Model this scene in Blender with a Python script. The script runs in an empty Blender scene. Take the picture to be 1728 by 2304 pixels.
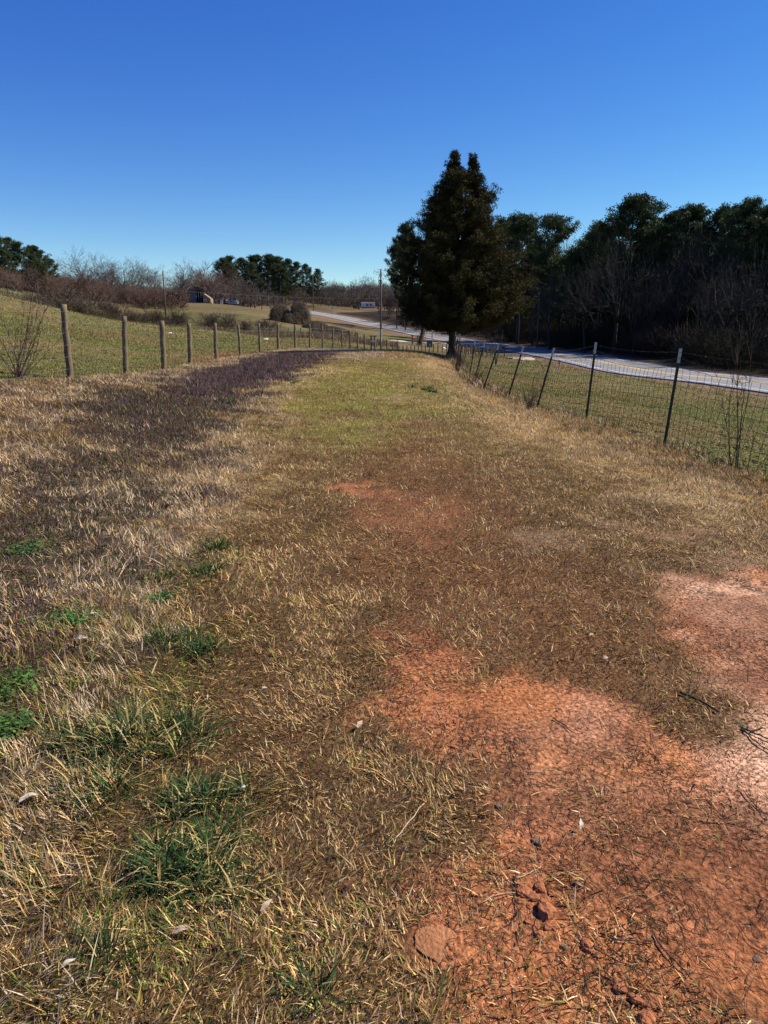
import bpy, math
import numpy as np
R = math.radians
rng = np.random.default_rng(7)

# ------------------------------------------------------------------ camera, sky, sun, exposure
scene = bpy.context.scene
COL = scene.collection
PITCH = R(14.5)
EYE = 1.6
FPX = 1664.0            # focal length in pixels of the 1728x2304 photograph
cam_d = bpy.data.cameras.new('camera')
cam_d.sensor_fit = 'VERTICAL'; cam_d.sensor_height = 36.0; cam_d.lens = 26.0
cam_d.clip_start = 0.05; cam_d.clip_end = 3000
cam = bpy.data.objects.new('camera', cam_d); COL.objects.link(cam)
cam.location = (0, 0, EYE); cam.rotation_euler = (R(90) - PITCH, 0, 0)
scene.camera = cam

SUN_EL = R(43); SUN_AZ = math.atan2(1.0, 0.28)       # azimuth measured from +Y towards +X
world = bpy.data.worlds.new('World'); scene.world = world; world.use_nodes = True
wn = world.node_tree; wn.nodes.clear()
sky = wn.nodes.new('ShaderNodeTexSky'); sky.sky_type = 'NISHITA'; sky.sun_disc = False
sky.sun_elevation = SUN_EL; sky.sun_rotation = SUN_AZ
sky.air_density = 1.0; sky.dust_density = 0.0; sky.ozone_density = 3.0; sky.altitude = 1200
hs = wn.nodes.new('ShaderNodeHueSaturation'); hs.inputs['Saturation'].default_value = 1.28; hs.inputs['Hue'].default_value = 0.498
bg = wn.nodes.new('ShaderNodeBackground'); bg.inputs['Strength'].default_value = 0.060
wo = wn.nodes.new('ShaderNodeOutputWorld')
wn.links.new(sky.outputs[0], hs.inputs['Color']); tint = wn.nodes.new('ShaderNodeMix'); tint.data_type = 'RGBA'; tint.blend_type = 'MULTIPLY'; tint.inputs[0].default_value = 1.0; tint.inputs[7].default_value = (.80, 1.05, 1.33, 1)
wn.links.new(hs.outputs[0], tint.inputs[6])
sepc = wn.nodes.new('ShaderNodeSeparateColor'); cmb = wn.nodes.new('ShaderNodeCombineColor'); wn.links.new(tint.outputs[2], sepc.inputs[0])
for ch, (gm, gn) in enumerate(((1.09, 1.29), (1.20, .85), (.74, 1.82))):
    pw = wn.nodes.new('ShaderNodeMath'); pw.operation = 'POWER'; pw.inputs[1].default_value = gm; wn.links.new(sepc.outputs[ch], pw.inputs[0])
    ml = wn.nodes.new('ShaderNodeMath'); ml.operation = 'MULTIPLY'; ml.inputs[1].default_value = gn; wn.links.new(pw.outputs[0], ml.inputs[0]); wn.links.new(ml.outputs[0], cmb.inputs[ch])
wn.links.new(cmb.outputs[0], bg.inputs[0]); wn.links.new(bg.outputs[0], wo.inputs[0])

sun_d = bpy.data.lights.new('sun', 'SUN'); sun_d.energy = 5.0; sun_d.angle = R(0.5); sun_d.color = (1.0, 0.92, 0.78)
sun = bpy.data.objects.new('sun', sun_d); COL.objects.link(sun)
sun.rotation_euler = (R(90) - SUN_EL, 0, math.pi - SUN_AZ)
scene.view_settings.view_transform = 'Standard'; scene.view_settings.look = 'None'
scene.view_settings.exposure = 0.68; scene.view_settings.gamma = 1.0
scene.cycles.max_bounces = 4; scene.cycles.diffuse_bounces = 2; scene.cycles.transparent_max_bounces = 8

# ------------------------------------------------------------------ photo geometry
cp, sp = math.cos(PITCH), math.sin(PITCH)
def ray(px, py):
    xc = (px - 864) / FPX; yc = -(py - 1152) / FPX
    return xc, cp + yc * sp, -sp + yc * cp
def at_y(px, py, Y):
    d = ray(px, py); t = Y / d[1]
    return np.array([d[0] * t, Y, EYE + d[2] * t])
def at_z(px, py, z):
    d = ray(px, py); t = (z - EYE) / d[2]
    return np.array([d[0] * t, d[1] * t, z])

# ------------------------------------------------------------------ noise
def _hash(ix, iy, s):
    h = (ix.astype(np.int64) * 374761393 + iy.astype(np.int64) * 668265263 + s * 1442695041) & 0xffffffff
    h = ((h ^ (h >> 13)) * 1274126177) & 0xffffffff
    return ((h ^ (h >> 16)) & 0xffff) / 65535.0
def vnoise(x, y, s=0):
    ix = np.floor(x); iy = np.floor(y); fx = x - ix; fy = y - iy
    fx = fx * fx * (3 - 2 * fx); fy = fy * fy * (3 - 2 * fy)
    a = _hash(ix, iy, s); b = _hash(ix + 1, iy, s); c = _hash(ix, iy + 1, s); d = _hash(ix + 1, iy + 1, s)
    return (a * (1 - fx) + b * fx) * (1 - fy) + (c * (1 - fx) + d * fx) * fy
def fbm(x, y, sc, s=0, octv=3):
    v = 0; a = 0.5; t = 0
    for k in range(octv):
        v = v + a * vnoise(x / sc + 17.3 * k, y / sc - 9.1 * k, s + k); t += a; a *= .5; sc = sc / 2.1
    return v / t

# ------------------------------------------------------------------ terrain
ctl = []
def cy(px, py, Y): ctl.append(at_y(px, py, Y))
def cz(x, y, z): ctl.append(np.array([x, y, z], float))
for p in [(0, 0, 0), (0, 3, 0), (2, 3, 0), (-2, 2.5, .02), (0, 8, -.01), (3, 8, -.06), (-2, 8, .06), (0, 14, 0), (2, 14, -.05), (-3.5, 7, .26), (-4.6, 10, .42),
          (-3.4, 14, .2), (0, 19, .02), (2, 20, -.06), (-3.5, 20, .16), (-3.8, 27, .13), (-2.6, 32, .17), (0, 32, .16), (2.2, 32, .08), (-2.6, 38, .14), (0, 38, .17), (2.4, 37.5, .02), (0, 42, -.1), (0, 26, .08),
          (-6, 3, .5), (-12, 8, 1.1), (-14, 20, 1.2), (-12, 30, .9), (-20, 2, 1.6), (0, -6, .0), (0, -20, .2), (-15, -12, 1), (15, -12, -1),
          (5, 3, -.2), (9, 4, -.6), (9, 12, -.9), (16, 25, -1.9), (20, 10, -1.9), (0, 47, -.85), (2, 50, -1.2), (4, 60, -1.9), (2, 70, -1.9), (9, 55, -2.2), (9, 38, -1.6), (7, 26, -.95),
          (0, -80, 1), (-60, -40, 3), (60, -40, -1.5), (-150, 0, 8), (150, 0, 1), (-400, 0, 12), (400, 0, 6), (0, -400, 3), (-300, 500, 14), (0, 700, 12), (300, 500, 8),
          (38, 50, -2.6), (46, 80, -2.0), (55, 120, -1), (75, 80, -1), (90, 150, .5), (45, 165, -1.6), (60, 260, 1.5), (60, 10, -1.5), (140, 300, 4)]: cz(*p)
# pasture fence line
POSTS = [(157.5, 850, 14.3), (283.3, 844, 18.1), (368.5, 832, 21.9), (428, 819, 25.6), (486, 808, 29.3), (541, 804, 32.9), (585, 793, 36.6), (626, 787.6, 40.2), (664, 783, 44),
         (697, 779, 47.6), (726, 781.5, 51.2), (749.5, 783.5, 54.8), (770, 784, 58.4), (788, 784, 62), (805, 785.6, 65.5), (820, 786.5, 69), (835, 788, 72.5), (857, 791, 76),
         (871, 794, 79.5), (884, 796.5, 82.5), (895.6, 799, 85.5)]
for p in POSTS[::2]: cy(*p)
# right fence line
TP = [((1531.7, 784.4), (1494, 1005.7), 10.7), ((1341, 770.4), (1318, 947.7), 13.7), ((1247, 783), (1207, 921), 16.7), ((1177.7, 779.5), (1141.6, 901), 19.6),
      ((1123, 773), (1087, 878), 22.5), ((1091.6, 767.7), (1064, 866), 24.8), ((1069.7, 765), (1054.5, 857), 27), ((1039.6, 766), (1033, 840), 30.2),
      ((1035, 752), (1027, 828), 32.6), ((1030.6, 754), (1023, 821), 34.6), ((1026, 750), (1019, 812), 37)]
for t, b, Y in TP: cy(b[0], b[1], Y)
cy(1012, 801, 38.5)
for p in [(0, 660, 70), (-250, 640, 60), (70, 684, 73), (140, 705, 75), (300, 726, 80), (420, 738, 85), (560, 752, 90), (660, 762, 95), (0, 740, 30), (0, 700, 45), (200, 745, 45), (200, 780, 28), (400, 765, 45), (-200, 700, 30),
          (550, 766, 60), (400, 748, 65), (680, 771, 75), (300, 738, 103), (140, 722, 98), (0, 672, 95), (420, 744, 106), (560, 757, 106), (400, 733, 120), (400, 715, 150), (400, 693, 190), (400, 684, 215), (600, 745, 118), (600, 724, 140),
          (600, 702, 190), (250, 718, 115), (250, 700, 140), (250, 682, 175), (50, 668, 115), (50, 655, 150), (-150, 640, 150), (720, 752, 112), (700, 733, 160), (760, 766, 100), (790, 762, 118), (830, 762, 115), (821, 748, 185), (760, 735, 200), (900, 758, 170),
          (880, 790, 92), (940, 774, 130), (1000, 774, 130), (634, 676, 385), (706, 690, 345), (853, 706, 290), (800, 694, 370), (900, 700, 320), (960, 715, 270), (1180, 813, 75), (1100, 806, 78), (1300, 836, 58), (1080, 800, 100), (200, 650, 300), (470, 683.5, 300), (400, 683, 300), (200, 676, 230), (300, 680, 230), (550, 690, 260), (0, 655, 400), (300, 674, 400), (600, 679, 480), (850, 686, 480), (1100, 692, 480), (1500, 690, 400), (600, 676, 650), (1000, 686, 650), (850, 690, 400), (750, 688, 420)]: cy(*p)

ROADC = [(37, -40, -2.4), (34, 0, -2.6), (31, 28, -2.8), tuple(at_z(1728, 864, -2.9)), tuple(at_z(1480, 837, -2.9)), tuple(at_z(1360, 815, -2.9)), tuple(at_z(1249, 796, -2.9)), tuple(at_z(1150, 782.5, -2.9)),
         tuple(at_z(1049, 768.5, -2.9)), tuple(at_y(975, 755.5, 197)), tuple(at_y(905, 741.5, 227)), tuple(at_y(821, 726, 265)), tuple(at_y(760, 713, 295)), tuple(at_y(688, 701, 335)), tuple(at_y(650, 694, 362)), tuple(at_y(590, 688, 400)), (-130, 480, 12)]
ROADC = np.array(ROADC)
def catmull(P, n=8):
    P = np.vstack([2 * P[0] - P[1], P, 2 * P[-1] - P[-2]]); out = []
    for i in range(1, len(P) - 2):
        for k in range(n):
            t = k / n; a, b, c, d = P[i - 1:i + 3]
            out.append(.5 * ((2 * b) + (c - a) * t + (2 * a - 5 * b + 4 * c - d) * t * t + (3 * b - a - 3 * c + d) * t ** 3))
    out.append(P[-2]); return np.array(out)
ROAD = catmull(ROADC, 8)
for k in range(0, len(ROAD), 12): cz(*ROAD[k])

def warp(x, y, r0): r = np.hypot(x, y) + 1e-9; k = np.log1p(r / r0) / r; return x * k, y * k
def unwarp(a, b, r0): q = np.hypot(a, b) + 1e-9; r = r0 * np.expm1(q); return a * r / q, b * r / q
C = np.array(ctl); cu, cv = warp(C[:, 0], C[:, 1], 8.0)
def tk(r2): return .5 * r2 * np.log(r2 + 1e-12)
n = len(C); K = tk((cu[:, None] - cu) ** 2 + (cv[:, None] - cv) ** 2) + np.eye(n) * 2e-3
Pm = np.c_[np.ones(n), cu, cv]; A = np.block([[K, Pm], [Pm.T, np.zeros((3, 3))]])
sol = np.linalg.solve(A, np.r_[C[:, 2], 0, 0, 0])
def tps(x, y):
    u, v = warp(x, y, 8.0); out = np.empty(len(u))
    for i in range(0, len(u), 20000):
        s = slice(i, i + 20000)
        out[s] = tk((u[s, None] - cu) ** 2 + (v[s, None] - cv) ** 2) @ sol[:n] + sol[n] + sol[n + 1] * u[s] + sol[n + 2] * v[s]
    return out
def polydist(x, y, P):
    best = np.full(len(x), 1e9); bz = np.zeros(len(x))
    for a, b in zip(P[:-1], P[1:]):
        d = b - a; L = d[0] ** 2 + d[1] ** 2
        t = np.clip(((x - a[0]) * d[0] + (y - a[1]) * d[1]) / L, 0, 1)
        dd = np.hypot(x - a[0] - t * d[0], y - a[1] - t * d[1]); m = dd < best
        best[m] = dd[m]; bz[m] = (a[2] + t * d[2])[m]
    return best, bz
def sstep(a, b, x): t = np.clip((x - a) / (b - a), 0, 1); return t * t * (3 - 2 * t)

GR0 = 2.0; GS = 0.0135
ga = np.arange(-5.75, 5.75, GS); gb = np.arange(-2.5, 5.95, GS)
GA, GB = np.meshgrid(ga, gb)
gx, gy = unwarp(GA.ravel(), GB.ravel(), GR0)
gz = tps(gx, gy)
rd, rz = polydist(gx, gy, ROAD)
w = 1 - sstep(5.2, 11.5, rd)
gz = gz * (1 - w) + (rz - .10) * w
rr = np.hypot(gx, gy)
near = 1 - sstep(12, 40, rr)
gz += near * ((fbm(gx, gy, 1.1, 3) - .5) * .05 + (fbm(gx, gy, .28, 5) - .5) * .018 + (fbm(gx, gy, .10, 6) - .5) * .024 * (1 - sstep(5, 10, rr)))
gz += (fbm(gx, gy, 9, 11) - .5) * .35 * sstep(25, 60, rr) * sstep(6, 14, rd)
ZG = gz.reshape(GA.shape)
def zat(x, y):
    x = np.atleast_1d(np.asarray(x, float)); y = np.atleast_1d(np.asarray(y, float))
    a, b = warp(x, y, GR0); i = np.clip((a - ga[0]) / GS, 0, len(ga) - 2.001); j = np.clip((b - gb[0]) / GS, 0, len(gb) - 2.001)
    i0 = i.astype(int); j0 = j.astype(int); fi = i - i0; fj = j - j0
    return (ZG[j0, i0] * (1 - fi) + ZG[j0, i0 + 1] * fi) * (1 - fj) + (ZG[j0 + 1, i0] * (1 - fi) + ZG[j0 + 1, i0 + 1] * fi) * fj
def z1(x, y): return float(zat(x, y)[0])
def hit(px, py, far=400):
    d = ray(px, py); Y = np.geomspace(.6, far, 900); t = Y / d[1]
    h = EYE + d[2] * t - zat(d[0] * t, Y); k = np.argmax(h < 0) if (h < 0).any() else len(Y) - 1
    if k == 0: k = 1
    f = h[k - 1] / (h[k - 1] - h[k] + 1e-9); f = min(max(f, 0), 1); Yh = Y[k - 1] + (Y[k] - Y[k - 1]) * f
    return np.array([d[0] * Yh / d[1], Yh])
def ground_pt(px, Y): x = (at_y(px, 720, Y))[0]; return x, Y, z1(x, Y)

# ------------------------------------------------------------------ mesh + object helpers
def mk(name, V, F, mat, parent=None, col=None, smooth=False, link=True):
    """F is a list of (n,k) index arrays"""
    V = np.asarray(V, np.float32); F = [np.asarray(f, np.int32) for f in (F if isinstance(F, list) else [F]) if len(f)]
    me = bpy.data.meshes.new(name)
    nl = sum(f.size for f in F); nf = sum(len(f) for f in F)
    me.vertices.add(len(V)); me.vertices.foreach_set('co', V.ravel())
    me.loops.add(nl); me.loops.foreach_set('vertex_index', np.concatenate([f.ravel() for f in F]))
    me.polygons.add(nf)
    tot = np.concatenate([np.full(len(f), f.shape[1], np.int32) for f in F])
    me.polygons.foreach_set('loop_start', np.r_[0, np.cumsum(tot)[:-1]].astype(np.int32)); me.polygons.foreach_set('loop_total', tot)
    me.polygons.foreach_set('use_smooth', np.full(nf, smooth, bool))
    if col is not None:
        ca = me.color_attributes.new('Col', 'FLOAT_COLOR', 'POINT')
        c4 = np.ones((len(V), 4), np.float32); c4[:, :np.shape(col)[1]] = col; ca.data.foreach_set('color', c4.ravel())
    me.materials.append(mat); me.update(calc_edges=True); me.validate()
    o = bpy.data.objects.new(name, me); 
    if link: COL.objects.link(o)
    if parent: o.parent = parent
    return o
def tag(o, label, cat=None, group=None, kind=None):
    if label: o['label'] = label
    if cat: o['category'] = cat
    if group: o['group'] = group
    if kind: o['kind'] = kind
    return o
def thing(name, label, cat, loc=(0, 0, 0), rz=0, group=None, scale=1):
    o = bpy.data.objects.new(name, None); o.empty_display_size = .2; COL.objects.link(o)
    o.location = [float(v) for v in loc]; o.rotation_euler = (0, 0, rz)
    o.scale = (scale,) * 3 if np.isscalar(scale) else scale
    return tag(o, label, cat, group)
def dup(root, loc, rz, scale, label, group=None):
    r = root.copy(); COL.objects.link(r); r.location = [float(v) for v in loc]; r.rotation_euler = (0, 0, rz); r.scale = (scale,) * 3 if np.isscalar(scale) else scale
    r['label'] = label
    if group: r['group'] = group
    for ch in list(root.children):
        c = ch.copy(); COL.objects.link(c); c.parent = r
        for g in ch.children: d = g.copy(); COL.objects.link(d); d.parent = c
    return r

class MB:
    def __init__(s): s.v = []; s.f = {}; s.n = 0
    def add(s, V, F):
        s.v.append(np.asarray(V, float)); F = np.asarray(F)
        s.f.setdefault(F.shape[1], []).append(F + s.n); s.n += len(V)
    def box(s, c, d, rz=0, tilt=0):
        x, y, z = np.array(d) / 2.; V = np.array([(i * x, j * y, k * z) for k in (-1, 1) for j in (-1, 1) for i in (-1, 1)])
        if tilt: ct, st = math.cos(tilt), math.sin(tilt); V = V @ np.array([[ct, 0, st], [0, 1, 0], [-st, 0, ct]]).T
        if rz: c_, s_ = math.cos(rz), math.sin(rz); V = V @ np.array([[c_, -s_, 0], [s_, c_, 0], [0, 0, 1]]).T
        s.add(V + np.array(c), [(0, 2, 3, 1), (4, 5, 7, 6), (0, 1, 5, 4), (2, 6, 7, 3), (0, 4, 6, 2), (1, 3, 7, 5)])
    def tube(s, P, r, k=6, cap=True):
        P = np.asarray(P, float); r = np.broadcast_to(np.asarray(r, float), (len(P),)); rings = []
        for i in range(len(P)):
            d = P[min(i + 1, len(P) - 1)] - P[max(i - 1, 0)]; d = d / (np.linalg.norm(d) + 1e-12)
            a = np.cross(d, (0, 0, 1) if abs(d[2]) < .9 else (1, 0, 0)); a /= np.linalg.norm(a); b = np.cross(d, a)
            th = np.arange(k) * 2 * math.pi / k
            rings.append(P[i] + r[i] * (np.cos(th)[:, None] * a + np.sin(th)[:, None] * b))
        V = np.vstack(rings); F = []
        for i in range(len(P) - 1):
            for j in range(k): F.append((i * k + j, i * k + (j + 1) % k, (i + 1) * k + (j + 1) % k, (i + 1) * k + j))
        m = s.n; s.add(V, F)
        if cap and k > 2:
            e = (len(P) - 1) * k
            s.f.setdefault(k, []).append(np.array([[m + j for j in range(k)][::-1]])); s.f[k].append(np.array([[m + e + j for j in range(k)]]))
    def build(s, name, mat, parent=None, smooth=False):
        return mk(name, np.vstack(s.v), [np.vstack(f) for f in s.f.values()], mat, parent, smooth=smooth)

def segs_mesh(S0, S1, R0_, R1_, k=3):
    """many tapered prisms at once"""
    S0 = np.asarray(S0, float); S1 = np.asarray(S1, float); d = S1 - S0; L = np.linalg.norm(d, axis=1, keepdims=True); d = d / (L + 1e-9)
    ref = np.where(np.abs(d[:, 2:3]) < .9, np.array([[0, 0, 1.]]), np.array([[1., 0, 0]])); a = np.cross(d, ref); a /= np.linalg.norm(a, axis=1, keepdims=True) + 1e-9; b = np.cross(d, a)
    n_ = len(S0); V = np.zeros((n_, 2 * k, 3))
    for j in range(k):
        th = 2 * math.pi * j / k; o = math.cos(th) * a + math.sin(th) * b
        V[:, j] = S0 + o * np.asarray(R0_)[:, None]; V[:, k + j] = S1 + o * np.asarray(R1_)[:, None]
    base = (np.arange(n_) * 2 * k)[:, None]
    F = np.concatenate([base + np.array([[j, (j + 1) % k, k + (j + 1) % k, k + j]]) for j in range(k)])
    return V.reshape(-1, 3), F

# ------------------------------------------------------------------ materials
def nodes(m): return m.node_tree.nodes, m.node_tree.links
def material(name, rgb, rough=.85, var=.25, scale=4.0, bump=0., bscale=30., attr=False, spec=.25, metal=0., stretch=None, fine=None, trans=0.):
    m = bpy.data.materials.new(name); m.use_nodes = True; N, L = nodes(m); b = N['Principled BSDF']
    b.inputs['Roughness'].default_value = rough; b.inputs['Specular IOR Level'].default_value = spec; b.inputs['Metallic'].default_value = metal
    tc = N.new('ShaderNodeTexCoord'); src = tc.outputs['Object']
    if stretch:
        mp = N.new('ShaderNodeMapping'); mp.inputs['Scale'].default_value = stretch; L.new(src, mp.inputs[0]); src = mp.outputs[0]
    nz = N.new('ShaderNodeTexNoise'); nz.inputs['Scale'].default_value = scale; nz.inputs['Detail'].default_value = 6; L.new(src, nz.inputs['Vector'])
    mr = N.new('ShaderNodeMapRange'); mr.inputs[1].default_value = .3; mr.inputs[2].default_value = .7; mr.inputs[3].default_value = 1 - var; mr.inputs[4].default_value = 1 + var
    L.new(nz.outputs[0], mr.inputs[0]); fac = mr.outputs[0]
    if fine:
        n2 = N.new('ShaderNodeTexNoise'); n2.inputs['Scale'].default_value = fine[0]; n2.inputs['Detail'].default_value = 3; L.new(src, n2.inputs['Vector'])
        m2 = N.new('ShaderNodeMapRange'); m2.inputs[1].default_value = .3; m2.inputs[2].default_value = .7; m2.inputs[3].default_value = 1 - fine[1]; m2.inputs[4].default_value = 1 + fine[1]
        L.new(n2.outputs[0], m2.inputs[0]); mu = N.new('ShaderNodeMath'); mu.operation = 'MULTIPLY'; L.new(fac, mu.inputs[0]); L.new(m2.outputs[0], mu.inputs[1]); fac = mu.outputs[0]
    vm = N.new('ShaderNodeVectorMath'); vm.operation = 'SCALE'; L.new(fac, vm.inputs['Scale'])
    if attr:
        at = N.new('ShaderNodeAttribute'); at.attribute_name = 'Col'; L.new(at.outputs['Color'], vm.inputs[0])
    else: vm.inputs[0].default_value = rgb
    L.new(vm.outputs[0], b.inputs['Base Color'])
    if bump:
        bz_ = N.new('ShaderNodeTexNoise'); bz_.inputs['Scale'].default_value = bscale; bz_.inputs['Detail'].default_value = 5; L.new(src, bz_.inputs['Vector'])
        bp = N.new('ShaderNodeBump'); bp.inputs['Strength'].default_value = bump; bp.inputs['Distance'].default_value = .02; L.new(bz_.outputs[0], bp.inputs['Height']); L.new(bp.outputs[0], b.inputs['Normal'])
    if trans:
        tr = N.new('ShaderNodeBsdfTranslucent'); L.new(vm.outputs[0], tr.inputs[0]); mx = N.new('ShaderNodeMixShader'); mx.inputs[0].default_value = trans
        L.new(b.outputs[0], mx.inputs[1]); L.new(tr.outputs[0], mx.inputs[2]); L.new(mx.outputs[0], N['Material Output'].inputs[0])
    return m

def clay_cracks(m):
    N, L = nodes(m); b = N['Principled BSDF']; src = b.inputs['Base Color'].links[0].from_socket; nrm = b.inputs['Normal'].links[0].from_socket
    tc = N.new('ShaderNodeTexCoord'); at = N.new('ShaderNodeAttribute'); at.attribute_name = 'Col'
    def crack(scale, wdt, dist, seedv):
        mp = N.new('ShaderNodeMapping'); mp.inputs['Location'].default_value = (seedv, seedv * .7, 0); L.new(tc.outputs['Object'], mp.inputs[0])
        nz = N.new('ShaderNodeTexNoise'); nz.inputs['Scale'].default_value = scale; nz.inputs['Detail'].default_value = 4; nz.inputs['Distortion'].default_value = dist; L.new(mp.outputs[0], nz.inputs['Vector'])
        a = N.new('ShaderNodeMath'); a.operation = 'SUBTRACT'; a.inputs[1].default_value = .5; L.new(nz.outputs[0], a.inputs[0]); q = N.new('ShaderNodeMath'); q.operation = 'ABSOLUTE'; L.new(a.outputs[0], q.inputs[0])
        r = N.new('ShaderNodeMapRange'); r.inputs[1].default_value = 0; r.inputs[2].default_value = wdt; L.new(q.outputs[0], r.inputs[0]); return r.outputs[0]
    c1 = crack(6, .016, .8, 0); c2 = crack(19, .026, .15, 7.3); mn = N.new('ShaderNodeMath'); mn.operation = 'MINIMUM'; L.new(c1, mn.inputs[0]); L.new(c2, mn.inputs[1])
    gate_ = N.new('ShaderNodeTexNoise'); gate_.inputs['Scale'].default_value = 2.2; L.new(tc.outputs['Object'], gate_.inputs['Vector']); gr_ = N.new('ShaderNodeMapRange'); gr_.inputs[1].default_value = .47; gr_.inputs[2].default_value = .60; L.new(gate_.outputs[0], gr_.inputs[0])
    inv = N.new('ShaderNodeMath'); inv.operation = 'SUBTRACT'; inv.inputs[0].default_value = 1; L.new(mn.outputs[0], inv.inputs[1])
    k = N.new('ShaderNodeMath'); k.operation = 'MULTIPLY'; L.new(inv.outputs[0], k.inputs[0]); L.new(at.outputs['Alpha'], k.inputs[1]); k2 = N.new('ShaderNodeMath'); k2.operation = 'MULTIPLY'; L.new(k.outputs[0], k2.inputs[0]); L.new(gr_.outputs[0], k2.inputs[1])
    mx = N.new('ShaderNodeMix'); mx.data_type = 'RGBA'; mx.blend_type = 'MIX'; L.new(k2.outputs[0], mx.inputs[0]); L.new(src, mx.inputs[6]); mx.inputs[7].default_value = (.05, .022, .012, 1); 
    # pale grit speckle
    vo = N.new('ShaderNodeTexVoronoi'); vo.inputs['Scale'].default_value = 95; L.new(tc.outputs['Object'], vo.inputs['Vector']); vr = N.new('ShaderNodeMapRange'); vr.inputs[1].default_value = .16; vr.inputs[2].default_value = .10; L.new(vo.outputs['Distance'], vr.inputs[0])
    k3 = N.new('ShaderNodeMath'); k3.operation = 'MULTIPLY'; L.new(vr.outputs[0], k3.inputs[0]); L.new(at.outputs['Alpha'], k3.inputs[1]); k4 = N.new('ShaderNodeMath'); k4.operation = 'MULTIPLY'; k4.inputs[1].default_value = .55; L.new(k3.outputs[0], k4.inputs[0])
    m2 = N.new('ShaderNodeMix'); m2.data_type = 'RGBA'; L.new(k4.outputs[0], m2.inputs[0]); L.new(mx.outputs[2], m2.inputs[6]); m2.inputs[7].default_value = (.50, .34, .24, 1); L.new(m2.outputs[2], b.inputs['Base Color'])
    bp = N.new('ShaderNodeBump'); bp.invert = True; bp.inputs['Strength'].default_value = .7; bp.inputs['Distance'].default_value = .012; L.new(k2.outputs[0], bp.inputs['Height']); L.new(nrm, bp.inputs['Normal']); L.new(bp.outputs[0], b.inputs['Normal'])
    return m
M = dict(
    ground=material('ground_soil', None, .95, .16, 1.3, .8, 60, attr=True, spec=.1, fine=(55, .62)),
    asphalt=material('asphalt', (.20, .20, .205), .9, .12, .6, .3, 60, fine=(25, .12)),
    white=material('road_paint_white', (.62, .62, .60), .7, .1, 3), yellow=material('road_paint_yellow', (.72, .45, .05), .7, .1, 3),
    gravel=material('pale_gravel', (.42, .36, .30), .95, .2, 2, .4, 30, fine=(20, .15)),
    blade=material('grass_blades', None, .7, .12, 9, attr=True, spec=.2, trans=.25),
    post=material('weathered_post_wood', (.17, .125, .075), .9, .35, 5, .6, 30, stretch=(6, 6, .5), fine=(30, .25)),
    wire=material('galvanised_wire', (.33, .33, .33), .5, .1, 5, metal=.3),
    rwire=material('rusty_wire', (.045, .035, .028), .7, .3, 9),
    tpost=material('dark_green_steel', (.012, .016, .014), .5, .2, 8, spec=.4), ttip=material('white_post_paint', (.42, .41, .39), .6, .15, 30),
    pole=material('pole_wood', (.10, .085, .07), .9, .25, 3, stretch=(8, 8, .4)), polebase=material('pole_marker_green', (.22, .33, .28), .8, .15, 4),
    palepole=material('pale_pole_wood', (.36, .29, .2), .9, .15, 3, stretch=(8, 8, .4)),
    gbark=material('grey_bark', (.12, .105, .09), .9, .3, 2), gtwig=material('grey_twigs', (.11, .09, .075), .9, .25, .6),
    rbark=material('brown_bark', (.10, .07, .055), .9, .3, 2), rtwig=material('russet_twigs', (.13, .08, .062), .9, .3, .5),
    btwig=material('brown_twigs', (.105, .08, .052), .9, .3, .8),
    pbark=material('pine_bark', (.085, .06, .045), .9, .35, 3, stretch=(3, 3, .6)),
    dbark=material('dark_bark', (.035, .028, .023), .9, .3, 3),
    needle=material('pine_needles', (.042, .062, .020), .75, .45, .7, spec=.2, trans=.15),
    cedar=material('cedar_foliage', (.044, .038, .011), .8, .7, 1.1, spec=.12, fine=(4, .35), trans=.12),
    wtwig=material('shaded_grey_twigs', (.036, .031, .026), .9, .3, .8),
    clod=material('clay_clod', (.34, .125, .052), .95, .25, 12, .8, 80, fine=(120, .2)),
    stone=material('sandstone', (.33, .14, .06), .9, .15, 10, .5, 90, fine=(150, .15)),
    stick=material('dark_stick', (.05, .035, .026), .85, .3, 30),
    leafd=material('dry_leaf_brown', (.17, .07, .035), .7, .25, 30, trans=.2), leafp=material('dry_leaf_pale', (.55, .42, .28), .7, .2, 40, trans=.2), leafw=material('bleached_leaf', (.66, .58, .46), .7, .15, 40, trans=.1),
    hwood=material('weathered_siding', (.10, .105, .12), .8, .25, 2, stretch=(3, 3, .3)), hbrick=material('tan_wall', (.26, .19, .12), .9, .2, 2), hroof=material('roof_tin', (.12, .125, .135), .6, .2, 1), dark=material('dark_interior', (.012, .012, .012), .9), pwhite=material('painted_white', (.6, .6, .6), .6, .12, 3),
    green=material('utility_green', (.08, .13, .10), .6, .1, 5), orange=material('orange_marker', (.65, .09, .03), .6, .1, 5), glass=material('window_glass', (.03, .035, .04), .15, .1, 5, spec=.6), blackm=material('black_metal', (.015, .015, .016), .4, .1, 5),
)

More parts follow.
